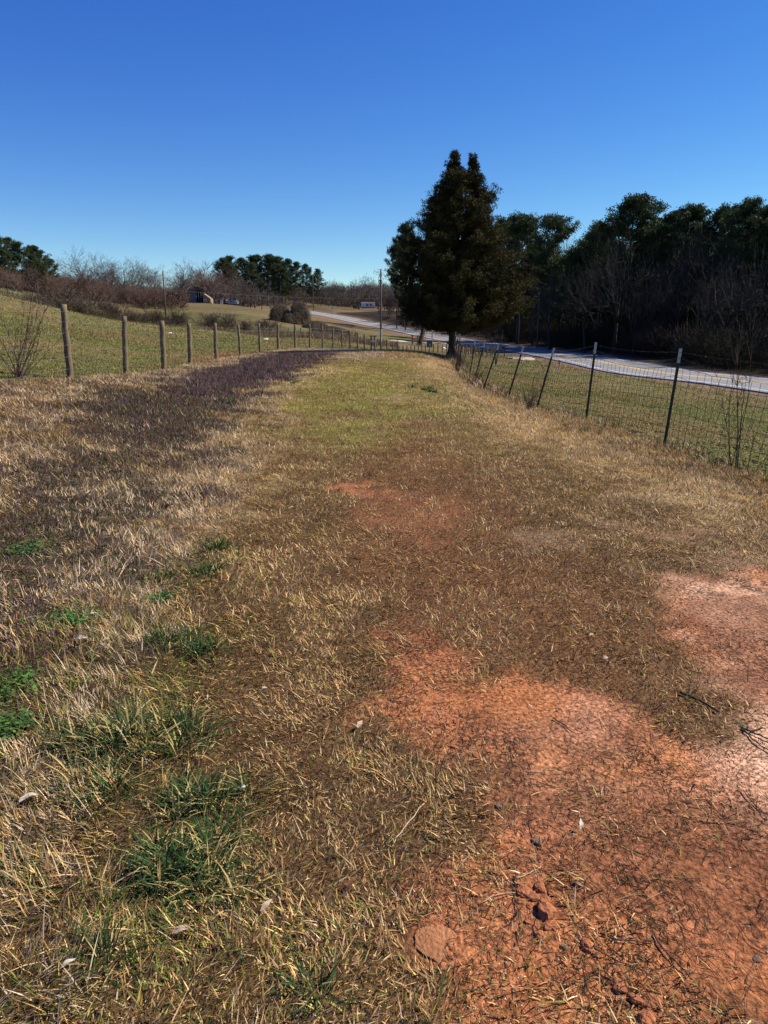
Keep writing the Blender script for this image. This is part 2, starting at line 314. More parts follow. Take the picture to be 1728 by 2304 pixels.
# ------------------------------------------------------------------ painted ground zones (outlines laid on the ground in metres)
def poly(pts): return np.array([hit(*p) for p in pts])
def D(pts): return [(x * 1.0416, y * 1.0416) for x, y in pts]      # from the enlarged view
def inside(x, y, P, soft):
    n_ = len(P); ins = np.zeros(len(x), bool); dist = np.full(len(x), 1e9)
    bb = (x > P[:, 0].min() - 3 * soft) & (x < P[:, 0].max() + 3 * soft) & (y > P[:, 1].min() - 3 * soft) & (y < P[:, 1].max() + 3 * soft)
    idx = np.where(bb)[0]; X = x[idx]; Y = y[idx]; I = np.zeros(len(X), bool); Dm = np.full(len(X), 1e9)
    for i in range(n_):
        a = P[i]; b = P[(i + 1) % n_]; d = b - a
        t = np.clip(((X - a[0]) * d[0] + (Y - a[1]) * d[1]) / (d @ d + 1e-9), 0, 1)
        Dm = np.minimum(Dm, np.hypot(X - a[0] - t * d[0], Y - a[1] - t * d[1]))
        c = ((a[1] > Y) != (b[1] > Y)) & (X < (b[0] - a[0]) * (Y - a[1]) / (b[1] - a[1] + 1e-12) + a[0]); I ^= c
    sd = np.where(I, Dm, -Dm); out = np.zeros(len(x)); out[idx] = sstep(-soft, soft, sd); return out
Z = {}
Z['clay'] = poly(D([(800, 1372), (850, 1362), (1000, 1398), (985, 1452), (1130, 1458), (1290, 1500), (1400, 1545), (1500, 1570), (1560, 1540), (1500, 1440), (1440, 1335), (1378, 1268), (1460, 1238), (1659, 1212), (1800, 1300), (1900, 2212), (1700, 2300), (880, 2300), (900, 2150), (860, 2050), (825, 1960), (865, 1880), (1020, 1850), (1045, 1770), (1010, 1690), (950, 1640), (850, 1600), (790, 1550), (822, 1500)]))
Z['claysoft'] = Z['clay']
Z['pinkclay'] = poly(D([(1378, 1268), (1460, 1238), (1659, 1215), (1800, 1300), (1850, 1750), (1659, 1740), (1560, 1640), (1480, 1480), (1440, 1335)]))
Z['pinkclay2'] = poly(D([(1080, 1560), (1300, 1540), (1420, 1640), (1330, 1760), (1120, 1700)]))
Z['brownclay'] = poly(D([(1250, 1780), (1400, 1700), (1659, 1760), (1659, 1960), (1450, 1960), (1280, 1900)]))
Z['claysmall'] = poly(D([(715, 1048), (755, 1044), (790, 1054), (785, 1066), (740, 1070), (720, 1062)]))
Z['claythin'] = poly(D([(720, 1060), (900, 1050), (1000, 1100), (990, 1180), (860, 1180), (740, 1130)]))
Z['claymid'] = poly(D([(1120, 1150), (1400, 1130), (1659, 1160), (1659, 1215), (1380, 1240), (1200, 1190)]))
Z['bare'] = poly(D([(800, 850), (900, 850), (890, 868), (820, 866)]))
Z['brown'] = poly(D([(760, 960), (900, 900), (1000, 960), (1130, 1060), (1180, 1180), (1440, 1320), (1500, 1500), (1400, 1560), (1130, 1470), (1000, 1400), (840, 1360), (760, 1200), (740, 1060)]))
Z['lime'] = poly(D([(690, 795), (880, 782), (905, 830), (940, 880), (920, 940), (800, 975), (640, 930), (610, 850)]))
Z['lush'] = poly(D([(912, 824), (940, 822), (1000, 862), (990, 872), (935, 850)]))
Z['purple'] = poly(D([(380, 820), (470, 795), (540, 775), (625, 762), (720, 765), (650, 800), (600, 818), (555, 838), (520, 858), (440, 868), (385, 850)]))
Z['purple2'] = poly(D([(185, 890), (240, 850), (330, 845), (440, 868), (490, 880), (480, 930), (400, 985), (330, 965), (215, 935)]))
Z['purple3'] = poly(D([(60, 1010), (200, 960), (340, 990), (330, 1120), (250, 1260), (100, 1320), (-60, 1300), (-40, 1120)]))
Z['purple4'] = poly(D([(-40, 1240), (150, 1240), (200, 1330), (120, 1400), (-40, 1420)]))
Z['olive'] = poly(D([(280, 1260), (520, 1150), (470, 1450), (420, 1720), (480, 2212), (-100, 2300), (-100, 1430), (200, 1400)]))
Z['path'] = poly(D([(690, 779), (930, 779), (960, 800), (1010, 860), (1100, 930), (1330, 1010), (1800, 1180), (2100, 2300), (200, 2300), (260, 1700), (330, 1400), (480, 1180), (530, 1000), (560, 900), (600, 835)]))
Z['redfield'] = poly(D([(300, 800), (420, 765), (600, 738), (640, 740), (590, 760), (440, 790), (380, 812)]))
Z['tanleft'] = poly(D([(700, 782), (640, 795), (565, 830), (545, 880), (530, 960), (440, 1130), (500, 1180), (570, 1000), (590, 890), (640, 835), (730, 795)]))
Z['tanright'] = poly(D([(905, 782), (965, 779), (990, 800), (1060, 850), (1180, 900), (1400, 1000), (1659, 1080), (1659, 1180), (1330, 1040), (1080, 930), (980, 880), (920, 830)]))
LF = np.array([[-9, -6], [-8, 6]] + [[at_y(p[0], 720, p[2])[0], p[2]] for p in POSTS] + [[3, 95], [8, 105]])
RF = np.array([[6.5, -6], [5.2, 4]] + [[at_y(b[0], b[1], Y)[0], Y] for t, b, Y in TP] + [[3.6, 40], [5, 60], [7, 90]])
def linx(P, y): return np.interp(y, P[:, 1], P[:, 0])
C3 = lambda *a: np.array(a)
def mixc(c, col, w_): return c * (1 - w_[:, None]) + np.asarray(col) * w_[:, None]
def zones(x, y):
    j = .9 * (fbm(x, y, .5, 31) - .5); jj = .25 * (fbm(x, y, .12, 33) - .5)
    r_ = np.hypot(x, y); kk = np.clip(r_ / 6, .35, 2.5); jj = jj + .16 * (fbm(x, y, .035, 39) - .5); xs = x + (j + jj) * kk; ys = y + (1.0 * (fbm(x, y, .45, 35) - .5) + jj) * kk
    z = {k: inside(xs, ys, P, (.20 if k == 'claysoft' else .09 if k.startswith('clay') else .16 if k in ('path', 'purple', 'purple2', 'tanleft') and k[:6] != 'purple' else .45 if k[:6] == 'purple' else 1.1 if k == 'lime' else .35)) for k, P in Z.items()}
    z['left'] = (x < linx(LF, y)).astype(float); z['right'] = (x > linx(RF, y)).astype(float)
    z['rd'] = polydist(x, y, ROAD)[0]
    return z
def paint(x, y, z):
    n1 = fbm(x, y, .6, 41); n2 = fbm(x, y, .09, 43, 2); n3 = fbm(x, y, 3.5, 45); n4 = fbm(x, y, 14, 47)
    c = np.tile(C3(.105, .065, .033), (len(x), 1))                       # thatch and soil in the verge
    c = mixc(c, (.20, .14, .095), (1 - z['path']) * sstep(.35, .7, n1) * .7)
    c = mixc(c, (.12, .066, .026), z['path'] * .7)
    c = mixc(c, (.25, .165, .055), z['path'] * sstep(5, 12, y) * .62); c = mixc(c, (.20, .165, .045), z['path'] * sstep(9, 18, y) * .65)
    c = mixc(c, (.19, .086, .036), z['brown'] * .7)
    c = mixc(c, (.24, .22, .05), z['lime'] * .7 * sstep(.25, .55, n1))
    c = mixc(c, (.40, .28, .13), np.maximum(z['tanright'], z['tanleft']) * .75)
    c = mixc(c, (.075, .045, .038), np.maximum(z['purple'], z['purple2']) * .95)
    c = mixc(c, (.06, .042, .03), z['purple3'] * .7)
    c = mixc(c, (.075, .05, .038), sstep(.47, .57, fbm(x, y, .5, 81) * .6 + fbm(x, y, .13, 83, 2) * .4) * (1 - z['path']) * (x < -.5) * (y < 24) * .6)
    c = mixc(c, (.085, .07, .025), z['olive'] * .6)
    c = mixc(c, (.34, .215, .13), np.clip(z['claymid'] * sstep(.4, .65, n1) + z['bare'], 0, 1) * .6)
    clay = np.clip(z['clay'] + z['claysmall'] * .8, 0, 1) * sstep(.06, .3, n1 * .7 + n2 * .3 + z['pinkclay'])
    cc = np.tile(C3(.385, .145, .062), (len(x), 1))
    cc = mixc(cc, (.68, .40, .25), np.clip(z['pinkclay'] * 1.3 + z['pinkclay2'] * .45 + sstep(.6, .8, n3) * .3, 0, 1) * sstep(.2, .6, n1))
    cc = mixc(cc, (.47, .175, .06), sstep(.55, .8, fbm(x, y, .5, 51)) * .7)
    cc = mixc(cc, (.17, .066, .030), np.clip(z['brownclay'] * .9 + sstep(.48, .72, fbm(x, y, .45, 53)) * .7, 0, 1))
    cc *= (.72 + .84 * fbm(x, y, .06, 55, 2))[:, None]
    c = c * (1 - clay[:, None]) + cc * clay[:, None]
    c = mixc(c, (.27, .11, .05), z['claythin'] * .6 * sstep(.3, .6, n1))
    # pastures
    pl = np.maximum(z['left'], z['right']); pc = np.tile(C3(.13, .138, .034), (len(x), 1))
    pc = mixc(pc, (.215, .15, .07), sstep(.38, .62, n3) * .8); pc = mixc(pc, (.09, .12, .025), sstep(.5, .75, fbm(x, y, 5, 57)) * .6)
    pc = mixc(pc, (.22, .165, .08), sstep(.45, .6, n4) * .4)
    pc = mixc(pc, (.32, .12, .06), z['redfield'] * sstep(.5, .62, fbm(x, y, 1.6, 59)) * .9)
    pc *= (.7 + .6 * n1)[:, None]
    sep = np.clip((np.where(z['left'] > 0, linx(LF, y) - x, x - linx(RF, y))), -1, 3); pl = pl * sstep(-.3, .8, sep + (n1 - .5) * 1.5)
    c = c * (1 - pl[:, None]) + pc * pl[:, None]
    far = sstep(96, 108, y + .18 * (x + 20)) * (z['rd'] > 0)                     # beyond the gully
    fc = np.tile(C3(.18, .135, .06), (len(x), 1)); fc = mixc(fc, (.115, .115, .032), sstep(.42, .6, fbm(x, y, 18, 61)) * .85); fc *= (.6 + .8 * n3)[:, None]
    fc = mixc(fc, (.20, .125, .07), sstep(150, 230, y) * .5)
    c = c * (1 - far[:, None]) + fc * far[:, None]
    verge = (1 - sstep(5.5, 8.5, z['rd'] + (n1 - .5) * 2)) ; c = mixc(c, (.24, .155, .10), verge * .85)
    wood = sstep(5.5, 9, z['rd']) * (x > np.interp(y, ROAD[:, 1], ROAD[:, 0])) * (y < 320); c = mixc(c, (.035, .024, .016), wood * .95)  # woods floor: shade under the trees is darkened into the ground colour
    return c * .74, clay
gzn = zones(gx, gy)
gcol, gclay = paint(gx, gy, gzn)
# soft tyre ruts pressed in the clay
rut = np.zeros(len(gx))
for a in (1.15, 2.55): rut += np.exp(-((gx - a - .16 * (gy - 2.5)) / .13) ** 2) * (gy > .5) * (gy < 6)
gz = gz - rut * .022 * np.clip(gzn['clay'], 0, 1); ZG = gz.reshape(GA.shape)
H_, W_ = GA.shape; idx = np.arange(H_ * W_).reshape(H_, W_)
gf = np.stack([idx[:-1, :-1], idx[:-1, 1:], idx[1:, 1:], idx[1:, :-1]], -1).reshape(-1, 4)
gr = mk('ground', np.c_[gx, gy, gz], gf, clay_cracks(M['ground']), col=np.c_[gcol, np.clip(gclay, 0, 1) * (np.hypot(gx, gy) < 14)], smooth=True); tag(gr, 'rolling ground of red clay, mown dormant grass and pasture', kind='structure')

# ------------------------------------------------------------------ road
def ribbon(name, P, off0, off1, dz, mat, parent=None, skirt=.25, wob=0):
    d = np.gradient(P[:, :2], axis=0); d /= np.linalg.norm(d, axis=1, keepdims=True); nrm = np.c_[d[:, 1], -d[:, 0]]
    wv = wob * (vnoise(np.arange(len(P)) * .7, np.zeros(len(P)), 5) - .5)[:, None] if wob else 0
    A_ = np.c_[P[:, :2] + nrm * (off0 + wv), P[:, 2] + dz]; B_ = np.c_[P[:, :2] + nrm * (off1 + wv), P[:, 2] + dz]; n_ = len(P)
    rows = [A_ - [0, 0, skirt], A_, B_, B_ - [0, 0, skirt]] if skirt else [A_, B_]
    V = np.vstack(rows); F = []
    for r_ in range(len(rows) - 1):
        a = np.arange(n_ - 1) + r_ * n_; F.append(np.stack([a, a + 1, a + 1 + n_, a + n_], -1))
    return mk(name, V, [np.vstack(F)], mat, parent)
RD2 = catmull(ROADC, 24)
road = ribbon('road', RD2, -4.3, 4.3, .0, M['asphalt']); tag(road, 'grey two lane asphalt road running past the woods and up the hill', kind='structure')
ribbon('edge_line', RD2, -3.6, -3.42, .006, M['white'], road, 0); ribbon('edge_line', RD2, 3.42, 3.6, .006, M['white'], road, 0)
ribbon('centre_line', RD2, -.27, -.09, .006, M['yellow'], road, 0); ribbon('centre_line', RD2, .09, .27, .006, M['yellow'], road, 0)
# gravel apron leading from the road to the gate
ap = [np.array([at_y(a, 769, b)[0], b, 0]) for a, b in ((1035, 150), (1000, 143), (960, 139), (920, 137), (880, 138))]
ap = catmull(np.array(ap), 6); ap[:, 2] = zat(ap[:, 0], ap[:, 1]); dr = ribbon('driveway', ap, -2, 2, .05, M['gravel'], wob=.6); tag(dr, 'pale gravel driveway apron joining the road beyond the cedar', kind='structure')
ap = np.array([[at_y(a, 720, b)[0], b, 0] for a, b in ((1165, 98), (1172, 92), (1150, 87), (1120, 84))]); ap = catmull(ap, 6); ap[:, 2] = zat(ap[:, 0], ap[:, 1]); dr = ribbon('driveway', ap, -1.8, 1.8, .05, M['gravel'], wob=.6); tag(dr, 'pale gravel apron at the road edge by the mailbox', kind='structure')

exec_parts = True

# ------------------------------------------------------------------ grass blades (stuff)
def blades(name, x, y, length, width, lean, col, label, az=None, curl=.5, zoff=0.0, mat='blade'):
    n_ = len(x); z = zat(x, y) - .004 + zoff
    az = rng.uniform(0, 2 * math.pi, n_) if az is None else az
    dx, dy = np.cos(az), np.sin(az); wx, wy = -dy, dx
    l = length; cl, sl = np.cos(lean), np.sin(lean)                     # lean from vertical
    l2 = np.clip(lean + curl * rng.uniform(.3, 1, n_), 0, 1.62)
    B = np.stack([x, y, z], -1); W = np.stack([wx, wy, np.zeros(n_)], -1) * (width / 2)[:, None]
    tw = rng.uniform(-.5, .5, n_)[:, None]; W = W + np.stack([np.zeros(n_), np.zeros(n_), width / 2], -1) * tw
    m = B + np.stack([dx * sl, dy * sl, cl], -1) * (l * .5)[:, None]
    t = m + np.stack([dx * np.sin(l2), dy * np.sin(l2), np.cos(l2)], -1) * (l * .5)[:, None]
    t[:, 2] = np.maximum(t[:, 2], z + .004)
    V = np.stack([B - W, B + W, m + W * .85, m - W * .85, t], 1).reshape(-1, 3)
    b = (np.arange(n_) * 5)[:, None]
    o = mk(name, V, [b + np.array([[0, 1, 2, 3]]), b + np.array([[3, 2, 4]])], M[mat], col=np.repeat(col, 5, 0))
    return tag(o, label, 'grass', kind='stuff')
def scatter(N, r0, r1, a0=-.66, a1=.66, p=0):
    r = np.exp(rng.uniform(math.log(r0), math.log(r1), N)) if not p else (rng.random(N) * (r1 ** p - r0 ** p) + r0 ** p) ** (1 / p); a = rng.uniform(a0, a1, N) * (1 + .9 * np.exp(-(r - 1.0) / 3.5)); return r * np.sin(a), r * np.cos(a), r
STRAW = C3(.78, .54, .24); TAN = C3(.50, .29, .105); PALE = C3(.69, .53, .35); BRN = C3(.16, .085, .038); OLV = C3(.17, .19, .035); GRN = C3(.055, .12, .022); LIME = C3(.34, .36, .05)
def pick(n_, cols, ws):
    ws = np.array(ws, float)
    if ws.ndim == 1: ws = np.tile(ws, (n_, 1))
    cs = np.cumsum(ws / ws.sum(1, keepdims=True), 1); k = (rng.random(n_)[:, None] > cs).sum(1); k = np.clip(k, 0, len(cols) - 1)
    return np.array(cols)[k] * rng.uniform(.50, 1.25, n_)[:, None] ** 1.35 * .97

x, y, r = scatter(2450000, .9, 46, -.62, .62, p=.55)
z = zones(x, y); n1 = fbm(x, y, .55, 71); n2 = fbm(x, y, .16, 73, 2); n3 = fbm(x, y, 2.2, 75)
clay = np.clip(z['claysoft'] + z['claysmall'] + z['claymid'] * .5 * sstep(.5, .72, fbm(x, y, .6, 41)) + z['bare'] * .8, 0, 1)
dens = 1 - clay * (.972 - .26 * sstep(.54, .7, n1) * (1 - z['pinkclay'])) - .40 * z['brown'] * sstep(.35, .6, n2 * .6 + n1 * .4) - .35 * z['claythin'] - .9 * clay * z['pinkclay'] * .1
purp = np.clip(z['purple'] + z['purple2'] * .9, 0, 1)
past = np.maximum(z['left'], z['right'])
n4 = fbm(x, y, .055, 79, 2); dens *= .62 + .38 * sstep(.38, .56, n4)
wd_ = sstep(.47, .57, fbm(x, y, .5, 81) * .6 + fbm(x, y, .13, 83, 2) * .4) * (1 - z['path']) * (1 - past) * (x < -.5) * (y < 24); dens *= 1 - .55 * wd_
dens *= (1 - .5 * past) * (1 - .9 * purp) * (1 - .7 * z['purple3'] * sstep(.32, .48, n2 * .5 + n1 * .5))
_s = hit(985, 2125); _c = hit(1210, 2050)
keep = (rng.random(len(x)) < dens) & (z['rd'] > 4.6) & (np.hypot(x - _s[0], y - _s[1]) > .085) & (np.hypot(x - _c[0], y - _c[1]) > .07)
x, y, r, n1, n2, n3, clay, purp, past = [q[keep] for q in (x, y, r, n1, n2, n3, clay, purp, past)]; z = {k: v[keep] for k, v in z.items()}
n_ = len(x); path = z['path'] * (1 - past); verge = (1 - path) * (1 - past)
z['tanright'] = np.maximum(z['tanright'], z['tanleft'])
w_straw = .32 + .10 * verge + .5 * z['tanright']; w_tan = .42 + 0 * path; w_pale = .05 + 1.5 * verge * (x < 0) * sstep(.3, .6, n1 * .5 + n3 * .5) + .25 * z['tanright']
w_brn = .48 * path + .14 + .5 * z['brown'] + .15 * verge + .5 * verge * (x < 0) * sstep(.5, .7, n2 * .6 + n3 * .4); w_olv = .06 + .10 * path * sstep(.4, .7, n1) + 1.2 * past + .9 * z['olive'] * sstep(.42, .62, n2 * .5 + n1 * .5) + .5 * purp + .5 * z['purple3']
w_grn = .02 + .12 * past + 3 * z['lush'] + .35 * z['olive'] * sstep(.5, .7, n1) + .4 * purp + .3 * z['purple3'] * sstep(.4, .6, n2); w_lime = .95 * z['lime'] * sstep(.35, .6, n1) + .04 + .42 * path * sstep(7, 15, y) * sstep(.3, .6, n1) + .2 * z['olive'] * n1
w_or = .10 * path * sstep(.5, .7, n3) + .03 + .5 * clay + .06 * verge * sstep(.55, .7, n1)
cols = [STRAW, TAN, PALE, BRN, OLV, GRN, LIME, C3(.42, .20, .075)]
bc = pick(n_, cols, np.stack([w_straw, w_tan, w_pale, w_brn, w_olv, w_grn, w_lime, w_or], -1))
bc *= (.72 + .56 * n3)[:, None] * (.8 + .4 * n1)[:, None]
sc = np.clip(r / 4.2, .62, 6.0)
L_ = (.033 + .014 * verge + .012 * z['olive']) * (.7 + .6 * n2) * np.exp(rng.normal(-.05, .42, n_)) * sc ** .22 * (1 - .25 * past)
Wd = .0040 * sc ** .42 * rng.uniform(.6, 1.3, n_)
lean = np.clip(rng.normal(1.12, .34, n_) - .45 * verge * rng.random(n_), .1, 1.52)
baz = 12 * fbm(x, y, .35, 77) + rng.normal(0, 1.1, n_)
blades('dormant_grass', x, y, L_, Wd, lean, bc, 'short dormant straw and olive grass covering the mown track and its verges', az=baz, curl=.22)

# tiny purple blossoms and their dark leafy stems on the left bank
x, y, r = scatter(620000, 2.2, 52, -.62, .1, p=.5)
zz = zones(x, y); nn = fbm(x, y, .5, 81); n5 = fbm(x, y, .13, 83, 2)
pr = np.clip(zz['purple'] * .95 + zz['purple2'] * 1.0 + (zz['purple3'] * .9 + zz['purple4'] * .9) * sstep(.36, .5, nn * .5 + n5 * .5), 0, 1) * (1 - zz['left'] * (y < 36))
pr += (.08 * sstep(.5, .65, n5) + .5 * 0.85 * sstep(.48, .60, nn * .6 + n5 * .4)) * (1 - zz['path']) * (1 - zz['left']) * (y < 24) * (x < -.6)
k = rng.random(len(x)) < pr; x, y, r, nn = x[k], y[k], r[k], nn[k]; zz = {a: b[k] for a, b in zz.items()}; n_ = len(x); sc = np.clip(r / 4.2, .7, 6)
pc = pick(n_, [C3(.05, .065, .022), C3(.10, .055, .05), C3(.21, .11, .16), C3(.36, .22, .36), C3(.15, .075, .055)], np.stack([.5 + .6 * zz['purple2'] + .8 * zz['purple3'], .7 + 0 * x, .15 * zz['purple'] + .07 + 0 * x, .07 * zz['purple'] + .03 + 0 * x, .5 + 0 * x], -1))
blades('purple_wildflowers', x, y, (.035 + .03 * zz['purple']) * rng.uniform(.6, 1.5, n_) * sc ** .35, .0048 * sc ** .45 * rng.uniform(.6, 1.3, n_), np.clip(rng.normal(.6, .35, n_), .05, 1.4), pc, 'low purple flowering weeds spreading over the left bank')['category'] = 'wildflowers'

# taller dry weeds along the wire fence and the gully
for t, b, Y in TP: pass
s = rng.random(5200); yy = rng.uniform(5.5, 39, 5200); xx = linx(RF, yy) + rng.normal(0, .16, 5200) + .1
k = fbm(xx, yy, 1.3, 91) > .42; xx, yy = xx[k], yy[k]; m_ = len(xx)
blades('fence_weeds', xx, yy, rng.uniform(.07, .26, m_) * (1 + .8 * (yy > 20)), .006 + .0004 * yy + 0 * xx, np.abs(rng.normal(.35, .3, m_)), pick(m_, [PALE, TAN, BRN, GRN], [.3, .3, .3, .25]), 'dry weeds standing along the foot of the wire fence', curl=.7)
m_ = 26000; xx = rng.uniform(-75, 2, m_); yy = 103 + .03 * (xx + 30) + rng.normal(0, 2.6, m_) - .10 * (xx + 25)
k = fbm(xx, yy, 3.5, 93) > .34; xx, yy = xx[k], yy[k]; m_ = len(xx)
blades('gully_weeds', xx, yy, rng.uniform(.3, 1.0, m_), .05 + 0 * xx, np.abs(rng.normal(.2, .2, m_)), pick(m_, [C3(.30, .21, .12), C3(.2, .13, .08), C3(.12, .09, .05)], [.4, .4, .4]), 'tall brown weeds along the gully between the two pastures', curl=.5)
# pasture turf near both fences
x, y, r = scatter(260000, 9, 105, -.60, .62)
zz = zones(x, y); k = (np.maximum(zz['left'], zz['right']) > 0) & (zz['rd'] > 5) & (x < np.interp(y, ROAD[:, 1], ROAD[:, 0])); x, y, r = x[k], y[k], r[k]; n_ = len(x); q = fbm(x, y, 3.5, 45)
k = rng.random(n_) < .9; x, y, r, q = x[k], y[k], r[k], q[k]; n_ = len(x)
blades('pasture_grass', x, y, .05 * (r / 14) ** .55 * rng.uniform(.5, 1.5, n_), .008 * (r / 12) ** .9, np.abs(rng.normal(.7, .35, n_)), pick(n_, [C3(.16, .20, .04), C3(.10, .155, .03), TAN * .85, BRN], np.stack([.5 + 0 * q, .35 + 0 * q, .15 + .5 * sstep(.42, .62, q), .12 + .3 * sstep(.5, .66, q)], -1)) * .95, 'short olive pasture grass on both sides of the track')

# crumbs of clay and grit on the bare patch
def lumps(name, x, y, size, col, label, mat, sq=.65):
    ico = np.array([(0, 0, 1), (.89, 0, .45), (.28, .85, .45), (-.72, .53, .45), (-.72, -.53, .45), (.28, -.85, .45), (.72, .53, -.45), (-.28, .85, -.45), (-.89, 0, -.45), (-.28, -.85, -.45), (.72, -.53, -.45), (0, 0, -1)])
    fc = np.array([(0, 1, 2), (0, 2, 3), (0, 3, 4), (0, 4, 5), (0, 5, 1), (1, 6, 2), (2, 7, 3), (3, 8, 4), (4, 9, 5), (5, 10, 1), (6, 7, 2), (7, 8, 3), (8, 9, 4), (9, 10, 5), (10, 6, 1), (11, 7, 6), (11, 8, 7), (11, 9, 8), (11, 10, 9), (11, 6, 10)])
    n_ = len(x); V = ico[None] * rng.uniform(.55, 1.2, (n_, 12, 1)) * size[:, None, None] * np.stack([rng.uniform(.7, 1.3, n_), rng.uniform(.7, 1.3, n_), np.full(n_, sq)], -1)[:, None]
    V += np.stack([x, y, zat(x, y) + size * .15], -1)[:, None]
    o = mk(name, V.reshape(-1, 3), ((np.arange(n_) * 12)[:, None, None] + fc).reshape(-1, 3), M[mat], col=np.repeat(col, 12, 0)); return o
x, y, r = scatter(130000, 1.2, 8, -.3, .75); zz = zones(x, y); k = rng.random(len(x)) < zz['clay'] * (.25 + .75 * sstep(.45, .6, fbm(x, y, .3, 95))); x, y, r = x[k], y[k], r[k]; n_ = len(x)
M['grit'] = material('clay_grit', None, .9, .1, 20, attr=True, spec=.15)
o = lumps('clay_crumbs', x, y, np.clip(rng.lognormal(-6.35, .5, n_), .0007, .007) * np.clip(r / 3, .8, 3), pick(n_, [C3(.40, .15, .065), C3(.46, .26, .17), C3(.30, .10, .045), C3(.65, .52, .42), C3(.12, .06, .035)], [.4, .3, .25, .07, .12]), '', 'grit')
tag(o, 'fine crumbs and grit scattered over the bare red clay', 'grit', kind='stuff')
# dark needles and twiglets lying on the clay
m_ = 3000; x, y, r = scatter(m_ * 4, 1.25, 9, -.1, .7); zz = zones(x, y); k = (zz['clay'] > .5) & (fbm(x, y, .4, 97) > .44); x, y, r = x[k], y[k], r[k]; m_ = len(x)
az = rng.normal(-.95, 1.0, m_)
blades('pine_straw', x, y, rng.uniform(.03, .11, m_), .0022 * np.clip(r / 3, .8, 2.4), np.full(m_, 1.5), pick(m_, [C3(.05, .03, .02), C3(.11, .06, .03), C3(.40, .27, .13)], [.5, .3, .25]), 'dark pine straw and twiglets strewn over the red clay', az=az, curl=.1, zoff=.006)

# ------------------------------------------------------------------ tree meshes
def norm(a): return a / (np.linalg.norm(a, axis=-1, keepdims=True) + 1e-9)
def bare_mesh(seed, H=10., fork=.28, kids=(5, 3, 3, 3, 3), spread=.6, up=.25, r0=.16, twig=.012, ratio=.72, k=3, stems=1):
    g = np.random.default_rng(seed); S0, S1, A0, A1, LV = [], [], [], [], []
    P, Dr, L, Rr = [], [], [], []
    for s_ in range(stems):
        base = np.array([0, 0, -.15]) + (np.r_[g.normal(0, .12 * (stems > 1), 2), 0]); d = norm(np.array([g.normal(0, .05 + .33 * (stems > 1)), g.normal(0, .05 + .33 * (stems > 1)), 1.]))
        m = base + d * H * fork * .5; e = m + norm(d + np.r_[g.normal(0, .06, 2), 0]) * H * fork * .5
        S0 += [base, m]; S1 += [m, e]; A0 += [r0 * 1.25, r0]; A1 += [r0, r0 * .8]; LV += [0, 0]; P.append(e); Dr.append(d); L.append(H * (1 - fork) * .36); Rr.append(r0 * .8)
    P, Dr, L, Rr = np.array(P), np.array(Dr), np.array(L), np.array(Rr)
    for lv, c in enumerate(kids):
        n_ = len(P); Pi = np.repeat(P, c, 0); Di = np.repeat(Dr, c, 0); Li = np.repeat(L, c) * g.uniform(.7, 1.25, n_ * c); Ri = np.repeat(Rr, c) * g.uniform(.5, .75, n_ * c)
        dev = norm(g.normal(size=(n_ * c, 3))); dev -= (dev * Di).sum(1, keepdims=True) * Di; dev = norm(dev)
        ang = g.uniform(.25, 1.25, n_ * c)[:, None] * spread; lead = (np.arange(n_ * c) % c == 0)[:, None]; ang = np.where(lead, ang * .35, ang)
        nd = norm(Di * np.cos(ang) + dev * np.sin(ang) + np.array([0, 0, up]) * (.5 if lv else 1))
        if lv > 0: back = g.uniform(0, .45, n_ * c)[:, None]; Pi = Pi - Di * back * (np.repeat(L, c) / ratio)[:, None] * (~lead)
        mid = Pi + nd * Li[:, None] * .5; nd2 = norm(nd + g.normal(0, .16, nd.shape) + np.array([0, 0, up * .3])); e = mid + nd2 * Li[:, None] * .5; Ri = np.maximum(Ri, twig)
        S0 += list(Pi) + list(mid); S1 += list(mid) + list(e); A0 += list(Ri) + list(Ri * .85); A1 += list(Ri * .85) + list(Ri * .65); LV += [lv + 1] * (2 * n_ * c)
        P, Dr, L, Rr = e, nd2, Li * ratio, Ri * .8
    S0, S1, A0, A1, LV = map(np.array, (S0, S1, A0, A1, LV)); sc_ = H / S1[:, 2].max(); S0 = S0 * sc_; S1 = S1 * sc_
    t = LV <= 1
    return segs_mesh(S0[t], S1[t], A0[t], A1[t], 6), segs_mesh(S0[~t], S1[~t], A0[~t], A1[~t], k)
def needles(cen, rad, per, ln, wd, g, droop=0., flat=1.):
    n_ = len(cen); c = np.repeat(cen, per, 0); rr_ = np.repeat(rad, per)
    d = norm(g.normal(size=(n_ * per, 3)) * np.array([1, 1, flat]) + np.array([0, 0, .25 - droop])); o = c + norm(g.normal(size=(n_ * per, 3))) * (rr_ * g.random(n_ * per) ** .5)[:, None] * np.array([1, 1, .7 * flat])
    w_ = norm(np.cross(d, g.normal(size=d.shape))) * (wd * g.uniform(.6, 1.3, n_ * per))[:, None]; e = o + d * (ln * g.uniform(.6, 1.3, n_ * per))[:, None]
    m = o + d * (ln * .5); V = np.stack([o, m + w_, e, m - w_], 1).reshape(-1, 3)
    return V, (np.arange(n_ * per) * 4)[:, None] + np.array([[0, 1, 2, 3]])
